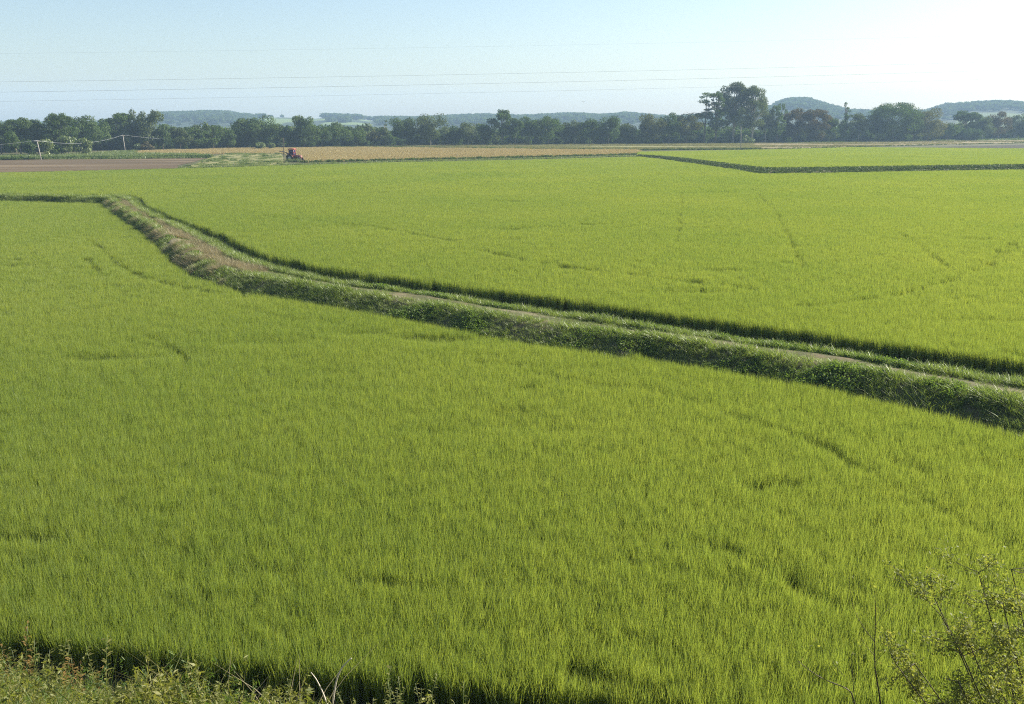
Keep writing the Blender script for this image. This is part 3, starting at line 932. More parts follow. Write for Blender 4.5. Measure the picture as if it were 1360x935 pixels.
T, Y, G, B_, Lb = M_tree, M_tree_y, M_tree_g, M_tree_b, M_bush_l
trees = [
    (-28, 156, 40, 205, 'round', T, 'dark round tree mostly cut off by the left photo edge'),
    (2, 157, 34, 205, 'round', T, 'dark green tree right at the left edge of the photo'),
    (28, 151, 36, 204.5, 'umbrella', T, 'domed dark tree second from the left photo edge'),
    (52, 155, 30, 204, 'round', T, 'small-domed green tree above the leaning pole nearest the camera'),
    (82, 150, 36, 204, 'tall', T, 'taller green tree with a square bumpy top near the left edge'),
    (113, 154, 44, 201.0, 'round', T, 'dark green tree just left of the big spreading left tree'),
    (135, 163, 26, 199.8, 'round', T, 'low dark tree tucked against the big spreading tree on its left side'),
    (163, 147, 46, 198.8, 'umbrella', T, 'largest spreading dark tree of the left group, behind the second leaning pole'),
    (196, 149, 44, 198.8, 'spiky', G, 'big lit tree with ragged top right of the second leaning pole'),
    (217, 165, 22, 198.8, 'round', T, 'small green tree at the right foot of the big left group'),
    (240, 166, 26, 199.5, 'round', G, 'low olive-green tree beneath the left end of the blue hill'),
    (262, 169, 24, 199, 'round', T, 'low green tree under the middle of the left blue hill'),
    (284, 167, 26, 198.5, 'spiky', T, 'low ragged green tree under the left blue hill'),
    (303, 171, 20, 198, 'round', T, 'lowest dark tree at the right end under the left blue hill'),
    (330, 157, 34, 197, 'round', T, 'dark broad tree left half of the pair left of the grey post'),
    (352, 154, 42, 197, 'round', T, 'dark domed tree directly left of the thin post beside the tractor'),
    (383, 166, 22, 196.5, 'round', T, 'small dark tree behind the thin post beside the tractor'),
    (404, 156, 38, 196.5, 'spiky', T, 'spiky-topped dark tree above and right of the tractor'),
    (428, 165, 26, 196, 'round', T, 'flat dark tree just right of the spiky-topped tree'),
    (450, 164, 30, 195.5, 'round', T, 'dark round tree below the clump on the green hilltop'),
    (474, 168, 28, 195, 'round', T, 'dark low tree below the right end of the hilltop clump'),
    (497, 173, 24, 194.5, 'round', Y, 'low yellowish tree in the dip left of the paired domes'),
    (512, 160, 20, 194.5, 'conical', G, 'narrow grey-green tree left of the domed tree at centre left'),
    (537, 154, 32, 194, 'round', T, 'rounded dark tree between the narrow one and the bushy-crowned one'),
    (572, 150, 40, 194, 'round', G, 'tall bushy grey-green tree left of the photo centre'),
    (600, 168, 24, 193.5, 'round', T, 'low dark tree right of the tall bushy grey-green one'),
    (622, 163, 28, 193.5, 'round', G, 'low soft grey-green tree left of the tall central tree'),
    (643, 162, 22, 193, 'round', T, 'small dark tree touching the tall central tree on its left'),
    (667, 146, 30, 193, 'tall', T, 'tallest dark tree at the photo centre with a lumpy top'),
    (684, 152, 20, 193, 'round', T, 'dark tree joined to the right side of the tall central tree'),
    (702, 154, 28, 192.5, 'round', T, 'left one of two dark domes right of the photo centre'),
    (728, 151, 32, 192.5, 'round', T, 'right and larger one of two dark domes right of the photo centre'),
    (748, 163, 22, 192, 'round', G, 'low grey-green tree in the gap right of the two dark domes'),
    (764, 158, 20, 192, 'round', G, 'small grey-green dome left of the wide dark dome'),
    (783, 156, 28, 192, 'round', T, 'wide dark dome midway between centre and tall eucalyptus'),
    (808, 152, 30, 192, 'round', T, 'dark dome directly right of the wide dark dome'),
    (832, 165, 26, 191.5, 'round', G, 'low green tree in the dip left of the yellowish tree'),
    (851, 173, 18, 191.5, 'bush', Lb, 'small pale green bush at the foot of the trees right of centre'),
    (866, 150, 32, 191.5, 'round', Y, 'yellowish tree standing right after the dip'),
    (889, 147, 24, 191.3, 'round', T, 'dark tree between the yellowish one and the autumn-tinted one'),
    (912, 146, 34, 191, 'round', Y, 'yellow and orange tinted tree left of the tall thin pine'),
    (935, 123, 28, 190.5, 'pine', T, 'tall thin pine with bare trunk left of the giant eucalyptus'),
    (950, 121, 22, 190.5, 'tall', T, 'slim dark tree squeezed between the pine and giant eucalyptus'),
    (973, 110, 42, 190, 'tall', G, 'tallest giant eucalyptus of the whole tree line'),
    (998, 114, 38, 190, 'tall', G, 'open airy eucalyptus right beside the tallest giant'),
    (1016, 140, 26, 189.5, 'round', G, 'mid-height tree at the right foot of the giant eucalyptus'),
    (1032, 137, 20, 189.5, 'spiky', T, 'pointed dark tree in front of the small blue peak'),
    (1055, 140, 34, 189, 'umbrella', B_, 'brown-tinged flat-topped tree right of the small blue peak, left half'),
    (1082, 139, 38, 189, 'umbrella', B_, 'brown-tinged domed tree right of the small blue peak, right half'),
    (1103, 150, 22, 188.7, 'round', T, 'dark low tree between brown-tinged dome and pointed tree'),
    (1121, 136, 24, 188.5, 'conical', T, 'pointed dark tree between the brown dome and the wide umbrella tree'),
    (1140, 145, 26, 188.3, 'round', G, 'grey-green rounded tree left of the wide umbrella tree'),
    (1162, 148, 24, 188, 'round', T, 'dark lower tree under the left rim of the wide umbrella tree'),
    (1186, 132, 66, 188, 'umbrella', T, 'widest umbrella-shaped tree with sky gaps, in the right half'),
    (1212, 150, 28, 187.8, 'round', T, 'dark lower tree under the right rim of the wide umbrella tree'),
    (1232, 144, 42, 187.5, 'round', Y, 'bulky olive-yellow round tree right of the wide umbrella tree'),
    (1258, 158, 26, 187, 'bush', T, 'low dark bush right of the bulky olive-yellow tree'),
    (1282, 143, 32, 186, 'umbrella', T, 'flat dark tree crowned before the long right hill'),
    (1304, 150, 26, 186, 'round', G, 'grey-green tree below the top of the long right hill'),
    (1325, 148, 28, 185.5, 'round', B_, 'brownish round tree near the right photo edge'),
    (1347, 152, 30, 185, 'round', G, 'green tree next to the right photo edge'),
    (1374, 148, 34, 185, 'round', T, 'dark tree mostly cut off by the right photo edge'),
    (1290, 165, 30, 186.5, 'bush', T, 'long low dark bush in front of the right trees'),
]
for (px, top, w, by, kind, mat, lab) in trees:
    tree(px, top, w, by, kind, mat, lab, dens=0.9 if kind == 'pine' else 1.15,
         bark=M_pale_bark if mat is M_tree_g else M_bark, name={'bush': 'bush', 'pine': 'pine_tree'}.get(kind, 'tree'),
         cat={'bush': 'bush', 'pine': 'pine tree'}.get(kind, 'tree'))
bushes = [
    (62, 176, 20, 208, 'bush', Lb, 'pale green bush right of the nearest leaning pole'),
    (90, 177, 24, 207, 'bush', Lb, 'pale green bush between the two leaning poles, left one'),
    (112, 180, 24, 206.5, 'bush', Lb, 'brightest pale green round bush before the left trees'),
    (73, 188, 17, 207.5, 'bush', T, 'low dark round bush among the pale bushes on the left'),
    (22, 170, 26, 208, 'bush', T, 'dull green bush left of the nearest leaning pole'),
    (42, 182, 18, 208.5, 'bush', T, 'low dull bush touching the nearest leaning pole'),
    (184, 190, 12, 200.3, 'bush', Lb, 'tiny lit bush right of the second leaning pole'),
    (196, 188, 16, 200.2, 'bush', B_, 'small dark brownish bush right of the second leaning pole'),
    (345, 187, 14, 198.5, 'bush', Lb, 'small pale bush left of the post beside the tractor'),
    (362, 188, 12, 198, 'bush', Lb, 'small pale bush just behind the post beside the tractor'),
    (963, 178, 10, 190.3, 'bush', Lb, 'small bright bush at the foot of the giant eucalyptus'),
    (993, 180, 18, 190.2, 'bush', Lb, 'pale low bush right of the giant eucalyptus trunk'),
]
for (px, top, w, by, kind, mat, lab) in bushes:
    tree(px, top, w, by, kind, mat, lab, cat='bush', name='bush', group='bushes in front of the tree line')

# undergrowth that fills the wood below the crowns
und = [make_tree(4.2, 6.5, 'bush', m_, 900 + i, 0.6, 0.8)[0] for i, m_ in enumerate([T, T, T, G, T])]
C_und = protos('undergrowth', und)
base_line = [(-170, 206.5), (0, 204.0), (120, 200.4), (210, 198.6), (350, 196.5), (500, 193.8), (680, 192.3), (850, 191), (1000, 189.5), (1200, 187.2), (1360, 184.5), (1500, 183)]
BL = WL(base_line, 0)
n = 950
Q = resample(BL, n)
off = rng.uniform(2, 34, n)
Q = Q * (1 + off / Q[:, 1])[:, None] + rng.normal(0, 0.8, Q.shape)
s = rng.uniform(0.6, 1.15, n) + off * 0.022
scatter('undergrowth', np.stack([Q[:, 0], Q[:, 1], np.zeros(n)], 1), C_und, 5, np.stack([s * 1.1, s * 1.1, s * rng.uniform(1.0, 1.6, n)], 1), rng,
        label='dense dark undergrowth filling the wood beneath the line of trees', cat='undergrowth')

# ------------------------------------------------------------------ hills
hp = [(-500, 160), (-300, 160), (0, 168), (200, 168), (222, 155), (240, 154.5), (262, 154), (290, 153), (315, 154), (330, 157), (345, 157), (380, 156.3), (420, 157.5), (440, 156.5), (480, 158), (500, 160.5),
      (560, 161), (590, 159.5), (620, 158), (650, 157), (700, 159), (740, 156.5), (765, 156), (790, 158), (830, 155), (850, 157), (880, 160), (960, 156), (1000, 148), (1018, 145), (1032, 138), (1045, 135.5), (1060, 136), (1075, 140.5),
      (1090, 145), (1115, 151), (1155, 153), (1215, 152), (1240, 144), (1262, 142.5), (1290, 140.5), (1320, 139.5), (1338, 142), (1348, 146), (1380, 145), (1500, 142), (1700, 146), (2000, 150)]
hpx = np.array([h[0] for h in hp]); hpy = np.array([h[1] for h in hp])
na, nd = 420, 40
az_px = np.linspace(-480, 1900, na)
Y0, YR, Y1 = 1150.0, 1750.0, 3000.0
yd = np.concatenate([np.linspace(Y0, YR, 24), np.linspace(YR + 60, Y1, nd - 24)])
ridge = np.interp(az_px, hpx, hpy)
ridge_h = np.array([at_dist(a, b, YR)[2] for a, b in zip(az_px, ridge)])
AX, YD = np.meshgrid(az_px, yd)
X = (AX - 680) / FPX * YD
t = np.where(YD < YR, (YD - Y0) / (YR - Y0), 1 - (YD - YR) / (Y1 - YR))
prof = np.sin(np.clip(t, 0, 1) * math.pi / 2) ** 1.3
Z = ridge_h[None, :] * prof + 3.0 * (vnoise(X, YD, 90, 81) - 0.5) * (t > 0.02) - 0.2
V = np.stack([X.ravel(), YD.ravel(), Z.ravel()], 1)
I, J = np.meshgrid(np.arange(na - 1), np.arange(nd - 1)); b0 = (J * na + I).ravel()
me = fmesh('hills', V, np.stack([b0, b0 + 1, b0 + na + 1, b0 + na], 1), True)
fieldm = ((AX > 345) & (AX < 500) & (t > 0.35)) * 1.0 * (vnoise(X, YD, 70, 83) > 0.25)
fieldm += ((AX > 1255) & (AX < 1420) & (t > 0.15) & (t < 0.5)) * 0.6
fattr(me, 'field', np.clip(fieldm, 0, 1).ravel())
h = link('hills', me, M_hill); h['kind'] = 'structure'

hillm = [make_tree(9, 11, 'round', T, 700 + i, 1.5, 0.9)[0] for i in range(4)]
C_hill = protos('hilltree', hillm)
n = 9000
ax = rng.uniform(-120, 1480, n)
yy = Y0 + 150 + (YR + 120 - Y0 - 150) * np.sqrt(rng.uniform(0, 1, n))
zz = np.interp(ax, az_px, ridge_h) * np.sin(np.clip(np.where(yy < YR, (yy - Y0) / (YR - Y0), 1 - (yy - YR) / (Y1 - YR)), 0, 1) * math.pi / 2) ** 1.3
xx = (ax - 680) / FPX * yy
infield = (((ax > 340) & (ax < 436)) | ((ax > 484) & (ax < 505)) | ((ax > 436) & (ax < 485) & (yy < YR - 130)) | ((ax > 1255) & (ax < 1400) & (yy < Y0 + 330))) & (vnoise(xx, yy, 60, 85) > 0.18)
k = ~infield
s = rng.uniform(0.55, 1.15, n)[k]
scatter('hill_woodland', np.stack([xx[k], yy[k], zz[k] - 1.2], 1), C_hill, 4, np.stack([s * 1.3, s * 1.3, s], 1), rng,
        label='far bluish woodland covering the low hills on the horizon', cat='woodland')
for (px, py, w, lab) in ((360.5, 150.8, 5, 'tiny lone tree standing on the green hilltop, left of two'), (374, 151.0, 6.5, 'tiny lone tree standing on the green hilltop, right of two')):
    x, y, z = at_dist(px, py, YR - 5)
    me_, tb = make_tree(6, 8, 'round', T, int(px), 1.2, 0.9)
    zb = float(np.interp(px, az_px, ridge_h)) - 0.5
    e = empty('hill_tree', (x, y, zb)); tag(e, lab, 'tree', 'lone trees on the green hilltop')
    link('crown', me_, T, e); tb.build('trunk', M_bark, e)

# ------------------------------------------------------------------ poles and wires
def pole(px0, py0, px1, py1, label, mat, r0=0.14, bar=True):
    x, y, _ = W(px0, py0, 0)
    xt, yt, zt = at_dist(px1, py1, y)
    e = empty('utility_pole', (x, y, 0))
    tag(e, label, 'pole')
    a = MB(); a.tube([(0, 0, -0.4), ((xt - x) * 0.5, 0, zt * 0.5), (xt - x, 0, zt)], [r0, r0 * 0.9, r0 * 0.75], 8)
    a.build('shaft', mat, e, True)
    if bar:
        c = MB(); c.box((xt - x, -0.14, zt - 0.25), (1.3, 0.10, 0.12)); c.build('crossarm', mat, e)
        for k in (-0.5, 0.0, 0.5):
            q = MB(); q.tube([(xt - x + k, -0.14, zt - 0.19), (xt - x + k, -0.14, zt - 0.10), (xt - x + k, -0.14, zt - 0.02)], [0.05, 0.07, 0.04], 6)
            q.build('insulator', M_ceramic, e, True)
    return Vector((xt, yt - 0.14, zt))


p1 = pole(55, 212.5, 49, 186.5, 'pale leaning pole standing in the ploughed field at the left', M_pole)
p2 = pole(166.5, 201.5, 163, 179.3, 'pale slightly leaning pole in front of the big left trees', M_pole)
p3 = pole(377.3, 218.8, 376.6, 183.0, 'thin dark upright post just left of the tractor', M_darkpole, r0=0.10, bar=False)
p4 = pole(984, 199.0, 984, 168, 'thin pale pole in front of the giant eucalyptus', M_pole, r0=0.13, bar=False)


def wire(name, a, b, sag, r, label, cat='wire', group=None, n=24):
    a = Vector(a); b = Vector(b)
    pts = []
    for i in range(n + 1):
        t = i / n
        p = a.lerp(b, t); p.z -= sag * 4 * t * (1 - t)
        pts.append(tuple(p))
    m = MB(); m.tube(pts, [r] * (n + 1), 4)
    o = m.build(name, M_wire, None, True)
    tag(o, label, cat, group)


M_wirep = M_pole
p0 = Vector(at_dist(-70, 196.5, p1.y - 12)); p5 = Vector(at_dist(330, 186, p2.y + 60))
wire('overhead_wire', p0, p1 + Vector((0, 0, 0.0)), 0.25, 0.022, 'wire running from the left photo edge to the leaning pole', group=None)
wire('overhead_wire', p1, p2, 1.6, 0.022, 'sagging wire between the two leaning poles on the left')
wire('overhead_wire', p2, p5, 1.0, 0.018, 'wire leaving the second leaning pole to the right')
# long span overhead: three conductors crossing the sky, and fainter ones above
for (y0, ym, y1, D0, D1, rr, lab) in (
        (110.5, 104, 95, 150, 175, 0.014, 'uppermost of the three plain wires crossing the sky'),
        (124.5, 117, 106, 150, 175, 0.016, 'middle one of the three plain wires crossing the sky'),
        (137.0, 129, 117, 150, 175, 0.011, 'lowest of the three plain wires crossing the sky'),
        (72.5, 71, 60, 155, 180, 0.006, 'faintest wire, high above the other three in the sky')):
    a = Vector(at_dist(-220, y0 + 1.0, D0)); b = Vector(at_dist(1600, y1 - 22, D1 + 60))
    wire('power_line', a, b, 0.7, rr, lab, 'power line', 'power lines crossing the sky', 40)

# ------------------------------------------------------------------ tractor
M_red = plain_mat('faded_red_paint', (0.30, 0.035, 0.035), 0.45, nscale=2)
M_redd = plain_mat('dark_machine_paint', (0.20, 0.06, 0.045), 0.6, nscale=3)
M_glass = plain_mat('cab_glass', (0.035, 0.035, 0.10), 0.12, nscale=1, amt=0.1)
M_rubber = plain_mat('tyre_rubber', (0.030, 0.028, 0.027), 0.85, nscale=6)
M_rim = plain_mat('pale_wheel_rim', (0.50, 0.46, 0.38), 0.5, nscale=4)
M_steel = plain_mat('dark_steel', (0.10, 0.09, 0.09), 0.5, metal=0.4)

tx, ty, _ = W(391, 215.0, 0)
tr = empty('tractor', (tx, ty, 0.03), R(-14))
tr.scale = (1.06, 1.06, 1.06)
tag(tr, 'red-roofed tractor working at the edge of the golden field', 'tractor')
a = MB()
a.box((0.95, 0, 1.12), (1.75, 0.82, 0.62)); a.box((0.95, 0, 1.47), (1.65, 0.66, 0.10), taper=0.8)
a.box((-0.45, 0, 1.0), (1.3, 0.9, 0.55)); a.box((0.4, 0, 0.72), (2.3, 0.5, 0.3))
a.build('body', M_redd, tr)
a = MB(); a.box((-0.45, 0, 2.02), (1.25, 1.3, 0.06)); 
for sx in (-1.02, 0.12):
    for sy in (-0.62, 0.62):
        a.tube([(sx, sy, 1.25), (sx * 0.97, sy * 0.97, 2.78)], [0.06, 0.06], 4)
a.box((-0.45, 0, 1.33), (1.35, 1.36, 0.22))
cabf = a.build('cab', M_red, tr)
a = MB(); a.box((-0.45, 0, 1.74), (1.06, 1.18, 0.54)); a.box((-0.45, 0, 2.37), (1.02, 1.14, 0.62)); a.build('window', M_glass, cabf)
a = MB(); a.box((-0.45, 0, 2.87), (1.5, 1.55, 0.20), taper=0.88); a.box((-0.45, 0, 2.99), (1.1, 1.1, 0.06)); a.build('roof', M_red, tr)
for sy in (-1, 1):
    f = MB()
    for i in range(7):
        t = R(25 + i * 22)
        f.box((-0.75 + math.cos(t) * 0.90, sy * 0.83, 0.80 + math.sin(t) * 0.90), (0.36, 0.46, 0.05), Matrix.Rotation(-(t - math.pi / 2), 3, 'Y').to_4x4())
    f.build('fender', M_redd, tr)


def wheel(cx, cy, rad, wd, name='wheel'):
    w_ = MB(); n = 20
    prof_ = [(rad * 0.55, -wd / 2), (rad * 0.93, -wd / 2), (rad, -wd * 0.3), (rad, wd * 0.3), (rad * 0.93, wd / 2), (rad * 0.55, wd / 2)]
    V = []
    for i in range(n):
        t = 2 * math.pi * i / n
        for (rr, yy_) in prof_:
            V.append((cx + math.cos(t) * rr, cy + yy_, rad + math.sin(t) * rr))
    k = len(prof_); F = []
    for i in range(n):
        j = (i + 1) % n
        for q in range(k):
            q2 = (q + 1) % k
            F.append([i * k + q, i * k + q2, j * k + q2, j * k + q])
    w_.add(V, F)
    for i in range(n):      # lugs
        t = 2 * math.pi * i / n
        w_.box((cx + math.cos(t) * (rad + 0.02), cy, rad + math.sin(t) * (rad + 0.02)), (0.07, wd * 0.86, 0.07), Matrix.Rotation(-t, 3, 'Y').to_4x4())
    o = w_.build(name, M_rubber, tr)
    r_ = MB()
    r_.tube([(cx, cy - wd * 0.36, rad), (cx, cy + wd * 0.36, rad)], [rad * 0.56, rad * 0.56], 16)
    r_.tube([(cx, cy - wd * 0.5, rad), (cx, cy + wd * 0.5, rad)], [rad * 0.2, rad * 0.2], 8)
    r_.build('rim', M_rim, o)
    return o


for sy in (-0.85, 0.85): wheel(-0.75, sy, 0.82, 0.44)
for sy in (-0.75, 0.75): wheel(1.45, sy, 0.52, 0.30)
a = MB(); a.tube([(0.9, 0.25, 1.4), (0.9, 0.25, 2.3), (0.86, 0.25, 2.42)], [0.045, 0.045, 0.04], 6); a.build('exhaust', M_steel, tr)
for sy in (-0.25, 0.25):
    a = MB(); a.tube([(1.80, sy, 1.2), (1.86, sy, 1.2)], [0.09, 0.09], 8); a.build('headlight', M_ceramic, tr)
a = MB(); a.tube([(-1.0, 0, 1.55), (-1.9, 0, 2.05), (-3.1, 0, 2.35), (-3.7, 0, 2.25)], [0.11, 0.10, 0.08, 0.06], 6)
a.tube([(-1.1, 0, 0.95), (-1.9, 0, 2.0)], [0.07, 0.07], 6)
a.build('boom', M_steel, tr)
# pale dust-covered weeds just in front of the wheels
P = np.array([[tx + dx, ty - 2.0 + dy, 0] for dx, dy in ((-0.7, 0), (-0.1, -0.3), (0.5, 0), (1.1, -0.2), (1.6, 0.1), (-1.5, 0.1), (0.2, 0.2))])
scatter('roadside_weeds', P, C_green, 4, np.stack([np.full(7, 0.5), np.full(7, 0.5), rng.uniform(1.0, 1.6, 7)], 1), rng,
        label='pale weeds standing in front of the tractor wheels', cat='weeds')

# bird, a speck high over the trees
bx_, by_, bz_ = at_dist(775, 135.5, 190)
bd = MB()
bd.tube([(-0.02, -0.22, 0), (0, -0.10, 0.01), (0, 0.05, 0), (0, 0.18, 0.01)], [0.015, 0.05, 0.045, 0.01], 6)
for s_ in (-1, 1):
    V = np.array([[0.03 * s_, -0.06, 0.02], [0.22 * s_, -0.05, 0.10], [0.42 * s_, 0.06, 0.05], [0.22 * s_, 0.06, 0.09], [0.03 * s_, 0.06, 0.02],
                  [0.03 * s_, -0.06, 0.0], [0.22 * s_, -0.05, 0.08], [0.42 * s_, 0.06, 0.04], [0.22 * s_, 0.06, 0.07], [0.03 * s_, 0.06, 0.0]])
    bd.add(V, [[0, 1, 3, 4], [5, 9, 8, 6], [1, 2, 7, 3] if False else [1, 2, 8, 3], [0, 5, 6, 1], [4, 3, 8, 9]])
bo = bd.build('bird', M_darkpole, None, True)
bo.location = (bx_, by_, bz_)
tag(bo, 'tiny distant bird flying in the pale sky', 'bird')

# ------------------------------------------------------------------ foreground bank plants
def leafy_stem(mb, r, base, h, lean, nleaf, size, droop=0.2, start=0.15, wid=0.28):
    """upright stem with lance leaves; leaves go to mb['leaf'], stem to mb['stem']"""
    az_ = r.uniform(0, 6.283)
    pts = []
    for i in range(6):
        t = i / 5
        pts.append((base[0] + math.cos(az_) * lean * h * t * t, base[1] + math.sin(az_) * lean * h * t * t, base[2] + h * t))
    mb['stem'].tube(pts, [0.006 * (1 - 0.7 * i / 5) + 0.001 for i in range(6)], 4)
    V = []; F = []
    for k in range(nleaf):
        t = start + (1 - start) * (k + r.uniform(0, 1)) / nleaf
        i = min(4, int(t * 5)); f = t * 5 - i
        p = np.array(pts[i]) * (1 - f) + np.array(pts[i + 1]) * f
        a = r.uniform(0, 6.283)
        L_ = size * r.uniform(0.6, 1.2) * (1.1 - 0.55 * t)
        up = r.uniform(0.1, 0.9)
        d = np.array([math.cos(a), math.sin(a), up]); d /= np.linalg.norm(d)
        s_ = np.array([-math.sin(a), math.cos(a), r.uniform(-0.4, 0.4)])
        m_ = p + d * L_ * 0.5; e_ = p + d * L_ - np.array([0, 0, droop * L_])
        w_ = wid * L_ * 0.5
        n0 = len(V)
        V += [p, m_ - s_ * w_, e_, m_ + s_ * w_]
        F.append([n0, n0 + 1, n0 + 2, n0 + 3])
    mb['leaf'].add(V, F)


def leafy_weed(name, loc, h, label, group=None, stems=4, seed=0, mat=None, nleaf=26, size=0.11, spread=0.12, cat='weed', stemmat=None, lean=0.2):
    r = random.Random(seed)
    e = empty(name, loc); tag(e, label, cat, group)
    mb = {'leaf': MB(), 'stem': MB()}
    for i in range(stems):
        leafy_stem(mb, r, (r.gauss(0, spread), r.gauss(0, spread), -0.05), h * r.uniform(0.65, 1.05), lean * r.uniform(0.3, 1.3), nleaf, size)
    l = mb['leaf']; me_ = fmesh('leaves', np.concatenate(l.V), np.concatenate(l.F))
    fattr(me_, 'v', np.repeat(np.random.default_rng(seed).uniform(0, 1, len(me_.vertices) // 4), 4))
    link('leaves', me_, mat or M_fgweed, e)
    mb['stem'].build('stem', stemmat or M_grass, e)
    return e


def bz(x, y): return float(bank_z(np.array([x]), np.array([y]))[0])


def foot(px, py_top, back):
    """bank position `back` metres up from the toe whose plant tip shows at this pixel, and the plant's height"""
    y = 14.0
    for _ in range(12):
        x = at_dist(px, py_top, y)[0]
        y = float(np.interp(x, toe_x, toe_y)) - back
    p = at_dist(px, py_top, y)
    zb = bz(p[0], y)
    return p[0], y, zb, max(0.2, p[2] - zb)


# tall reddish-tipped weeds on the left
for i, (px, py, h, st, lab) in enumerate((
        (18, 838, 0.75, 5, 'tall rusty-tipped leafy weed in the bottom left corner'),
        (43, 840, 0.72, 3, 'single upright leafy weed second from the left corner'),
        (68, 846, 0.62, 3, 'yellow-green leafy weed third from the left corner'),
        (92, 852, 0.60, 3, 'reddish leafy weed at the right end of the corner cluster'),
        (124, 850, 0.60, 1, 'lone thin leafy stem against the dark shade of the rice'))):
    x, y, z, h = foot(px, py, h)
    leafy_weed('leafy_weed', (x, y, z), h, lab, 'leafy weeds on the near bank', st + 2, 300 + i, M_rusty if i in (0, 3) else M_fgweed, nleaf=44, size=0.17, spread=0.10)
for i, (px, py, h, st, lab) in enumerate((
        (245, 876, 0.45, 3, 'yellow-green grassy weed left of the feathery ones'),
        (375, 892, 0.40, 2, 'short leafy weed in the shade left of the dry stalks'),
        (470, 903, 0.40, 2, 'small yellow leafy weed just right of the dry stalks'),
        (497, 893, 0.50, 3, 'tallest yellow leafy weed right of the dry stalks'),
        (517, 901, 0.42, 2, 'low yellow weed next to the tallest one'),
        (535, 903, 0.40, 1, 'thin small yellow weed midway along the bottom edge'),
        (563, 906, 0.42, 3, 'bushy yellow weed left of the last pair'),
        (580, 910, 0.35, 2, 'short yellow weed between the bushy one and last pair'),
        (604, 911, 0.40, 2, 'yellow leafy weed, left of the last pair on the bottom edge'),
        (622, 915, 0.36, 3, 'yellow leafy weed, right of the last pair on the bottom edge'),
        (719, 926, 0.22, 1, 'tiny bright weed alone at the bottom centre edge'))):
    x, y, z, h = foot(px, py, h)
    leafy_weed('leafy_weed', (x, y, z), h, lab, 'leafy weeds on the near bank', st + 1, 340 + i, M_fgweed, nleaf=34, size=0.13, spread=0.06)

# feathery ground cover at lower left
feather = []
for i in range(9):
    r = np.random.default_rng(500 + i)
    tall = i >= 6
    ns_ = 16 if tall else 24
    n_ = 900
    st = r.integers(0, ns_, n_)
    sa = r.uniform(0, 6.283, ns_); sr = 0.20 * np.sqrt(r.uniform(0, 1, ns_)); sh = r.uniform(0.35, 0.80, ns_) if tall else r.uniform(0.18, 0.48, ns_)
    tt = r.uniform(0.15, 1, n_) ** 0.75
    wob = r.normal(0, 0.018, (n_, 2)) * (1.5 - tt)[:, None]
    P = np.stack([np.cos(sa[st]) * sr[st] * (1 + 0.8 * tt * tt) + wob[:, 0], np.sin(sa[st]) * sr[st] * (1 + 0.8 * tt * tt) + wob[:, 1], sh[st] * tt], 1)
    hz_ = np.stack([r.normal(size=n_), r.normal(size=n_), np.zeros(n_)], 1)
    V1, F1, v1 = quads_cloud(P, 0.040 if i % 3 else 0.055, r, hz_, 0.9, 0.16 if i % 3 else 0.26)
    V2, F2, v2 = blades(20, r, 0.2, 0.60 if tall else 0.38, 0.1, 0.3, 0.006, 0.25)
    feather.append(mesh_v('feather', np.concatenate([V1, V2]), np.concatenate([F1, F2 + len(V1)]), np.concatenate([v1, v2]), (M_fgweed, M_fgweed, M_fggreen)[i % 3]))
C_feather = protos('feather', feather)
grassfg = [mesh_v('fgrass', *blades(26, np.random.default_rng(520 + i), 0.10, 0.42, 0.12, 0.45, 0.011, 0.7), M_fgweed) for i in range(4)]
C_fgrass = protos('fgrass', grassfg)


def bank_cloud(n, region, seed):
    r = np.random.default_rng(seed)
    x = r.uniform(-12, 2.0, n)
    ty = np.interp(x, toe_x, toe_y)
    y = ty - r.uniform(0.0, 6.5, n)
    lim = region(x, ty - y)
    x, y = x[lim], y[lim]
    return np.stack([x, y, bank_z(x, y) - 0.02], 1)


P = bank_cloud(2600, lambda x, d: (d > np.interp(x, [-8, -5.5, -3, -1.5, 0.5], [1.35, 1.35, 1.15, 1.35, 1.9])) & (x < 0.5) & (vnoise(x, d, 0.55, 97) > 0.30), 1)
s = rng.uniform(0.6, 1.0, len(P)) + 0.9 * vnoise(P[:, 0], P[:, 1], 0.6, 95) ** 3
scatter('feathery_weeds', P, C_feather, 9, np.stack([s, s, s], 1), rng, tilt=0.15, label='soft feathery yellow-green weeds covering the near bank at bottom left', cat='weeds')
P = bank_cloud(1500, lambda x, d: (d > 0.45 + np.clip((x + 3.5) * 0.3, 0, 1.6)) & (x < 0.6), 2)
s = rng.uniform(0.5, 1.1, len(P))
scatter('bank_grass', P, C_fgrass, 4, np.stack([s, s, s], 1), rng, tilt=0.2, label='arching grass blades growing through the weeds on the near bank', cat='grass')
P = bank_cloud(420, lambda x, d: (d > 0.6 + np.clip((x + 3.5) * 0.2, 0, 1.6)) & (x < 0.3) & (x > -7), 3)
P = P[vnoise(P[:, 0], P[:, 1], 0.8, 91) > 0.55]
s = rng.uniform(1.0, 1.6, len(P)) * np.where(rng.uniform(0, 1, len(P)) < 0.3, 1.5, 1.0)
scatter('bank_dry_grass', P, C_dry, 4, np.stack([s, s, s], 1), rng, tilt=0.4, label='bleached dry grass blades lying among the bank weeds', cat='grass')


# grass clumps with arching blades as single plants
def grass_clump(px, py, h, label, n=9, seed=0, mat=None, w=0.013):
    x, y, z, h = foot(px, py, h)
    V, F, va = blades(n, np.random.default_rng(seed), 0.05, h * 1.0, h * 0.16, 0.22, w, 0.95)
    o = link('grass_clump', mesh_v('grass_clump', V, F, va), mat or M_fgweed, None, (x, y, z - 0.03), seed)
    tag(o, label, 'grass', 'grass clumps standing above the bank weeds')


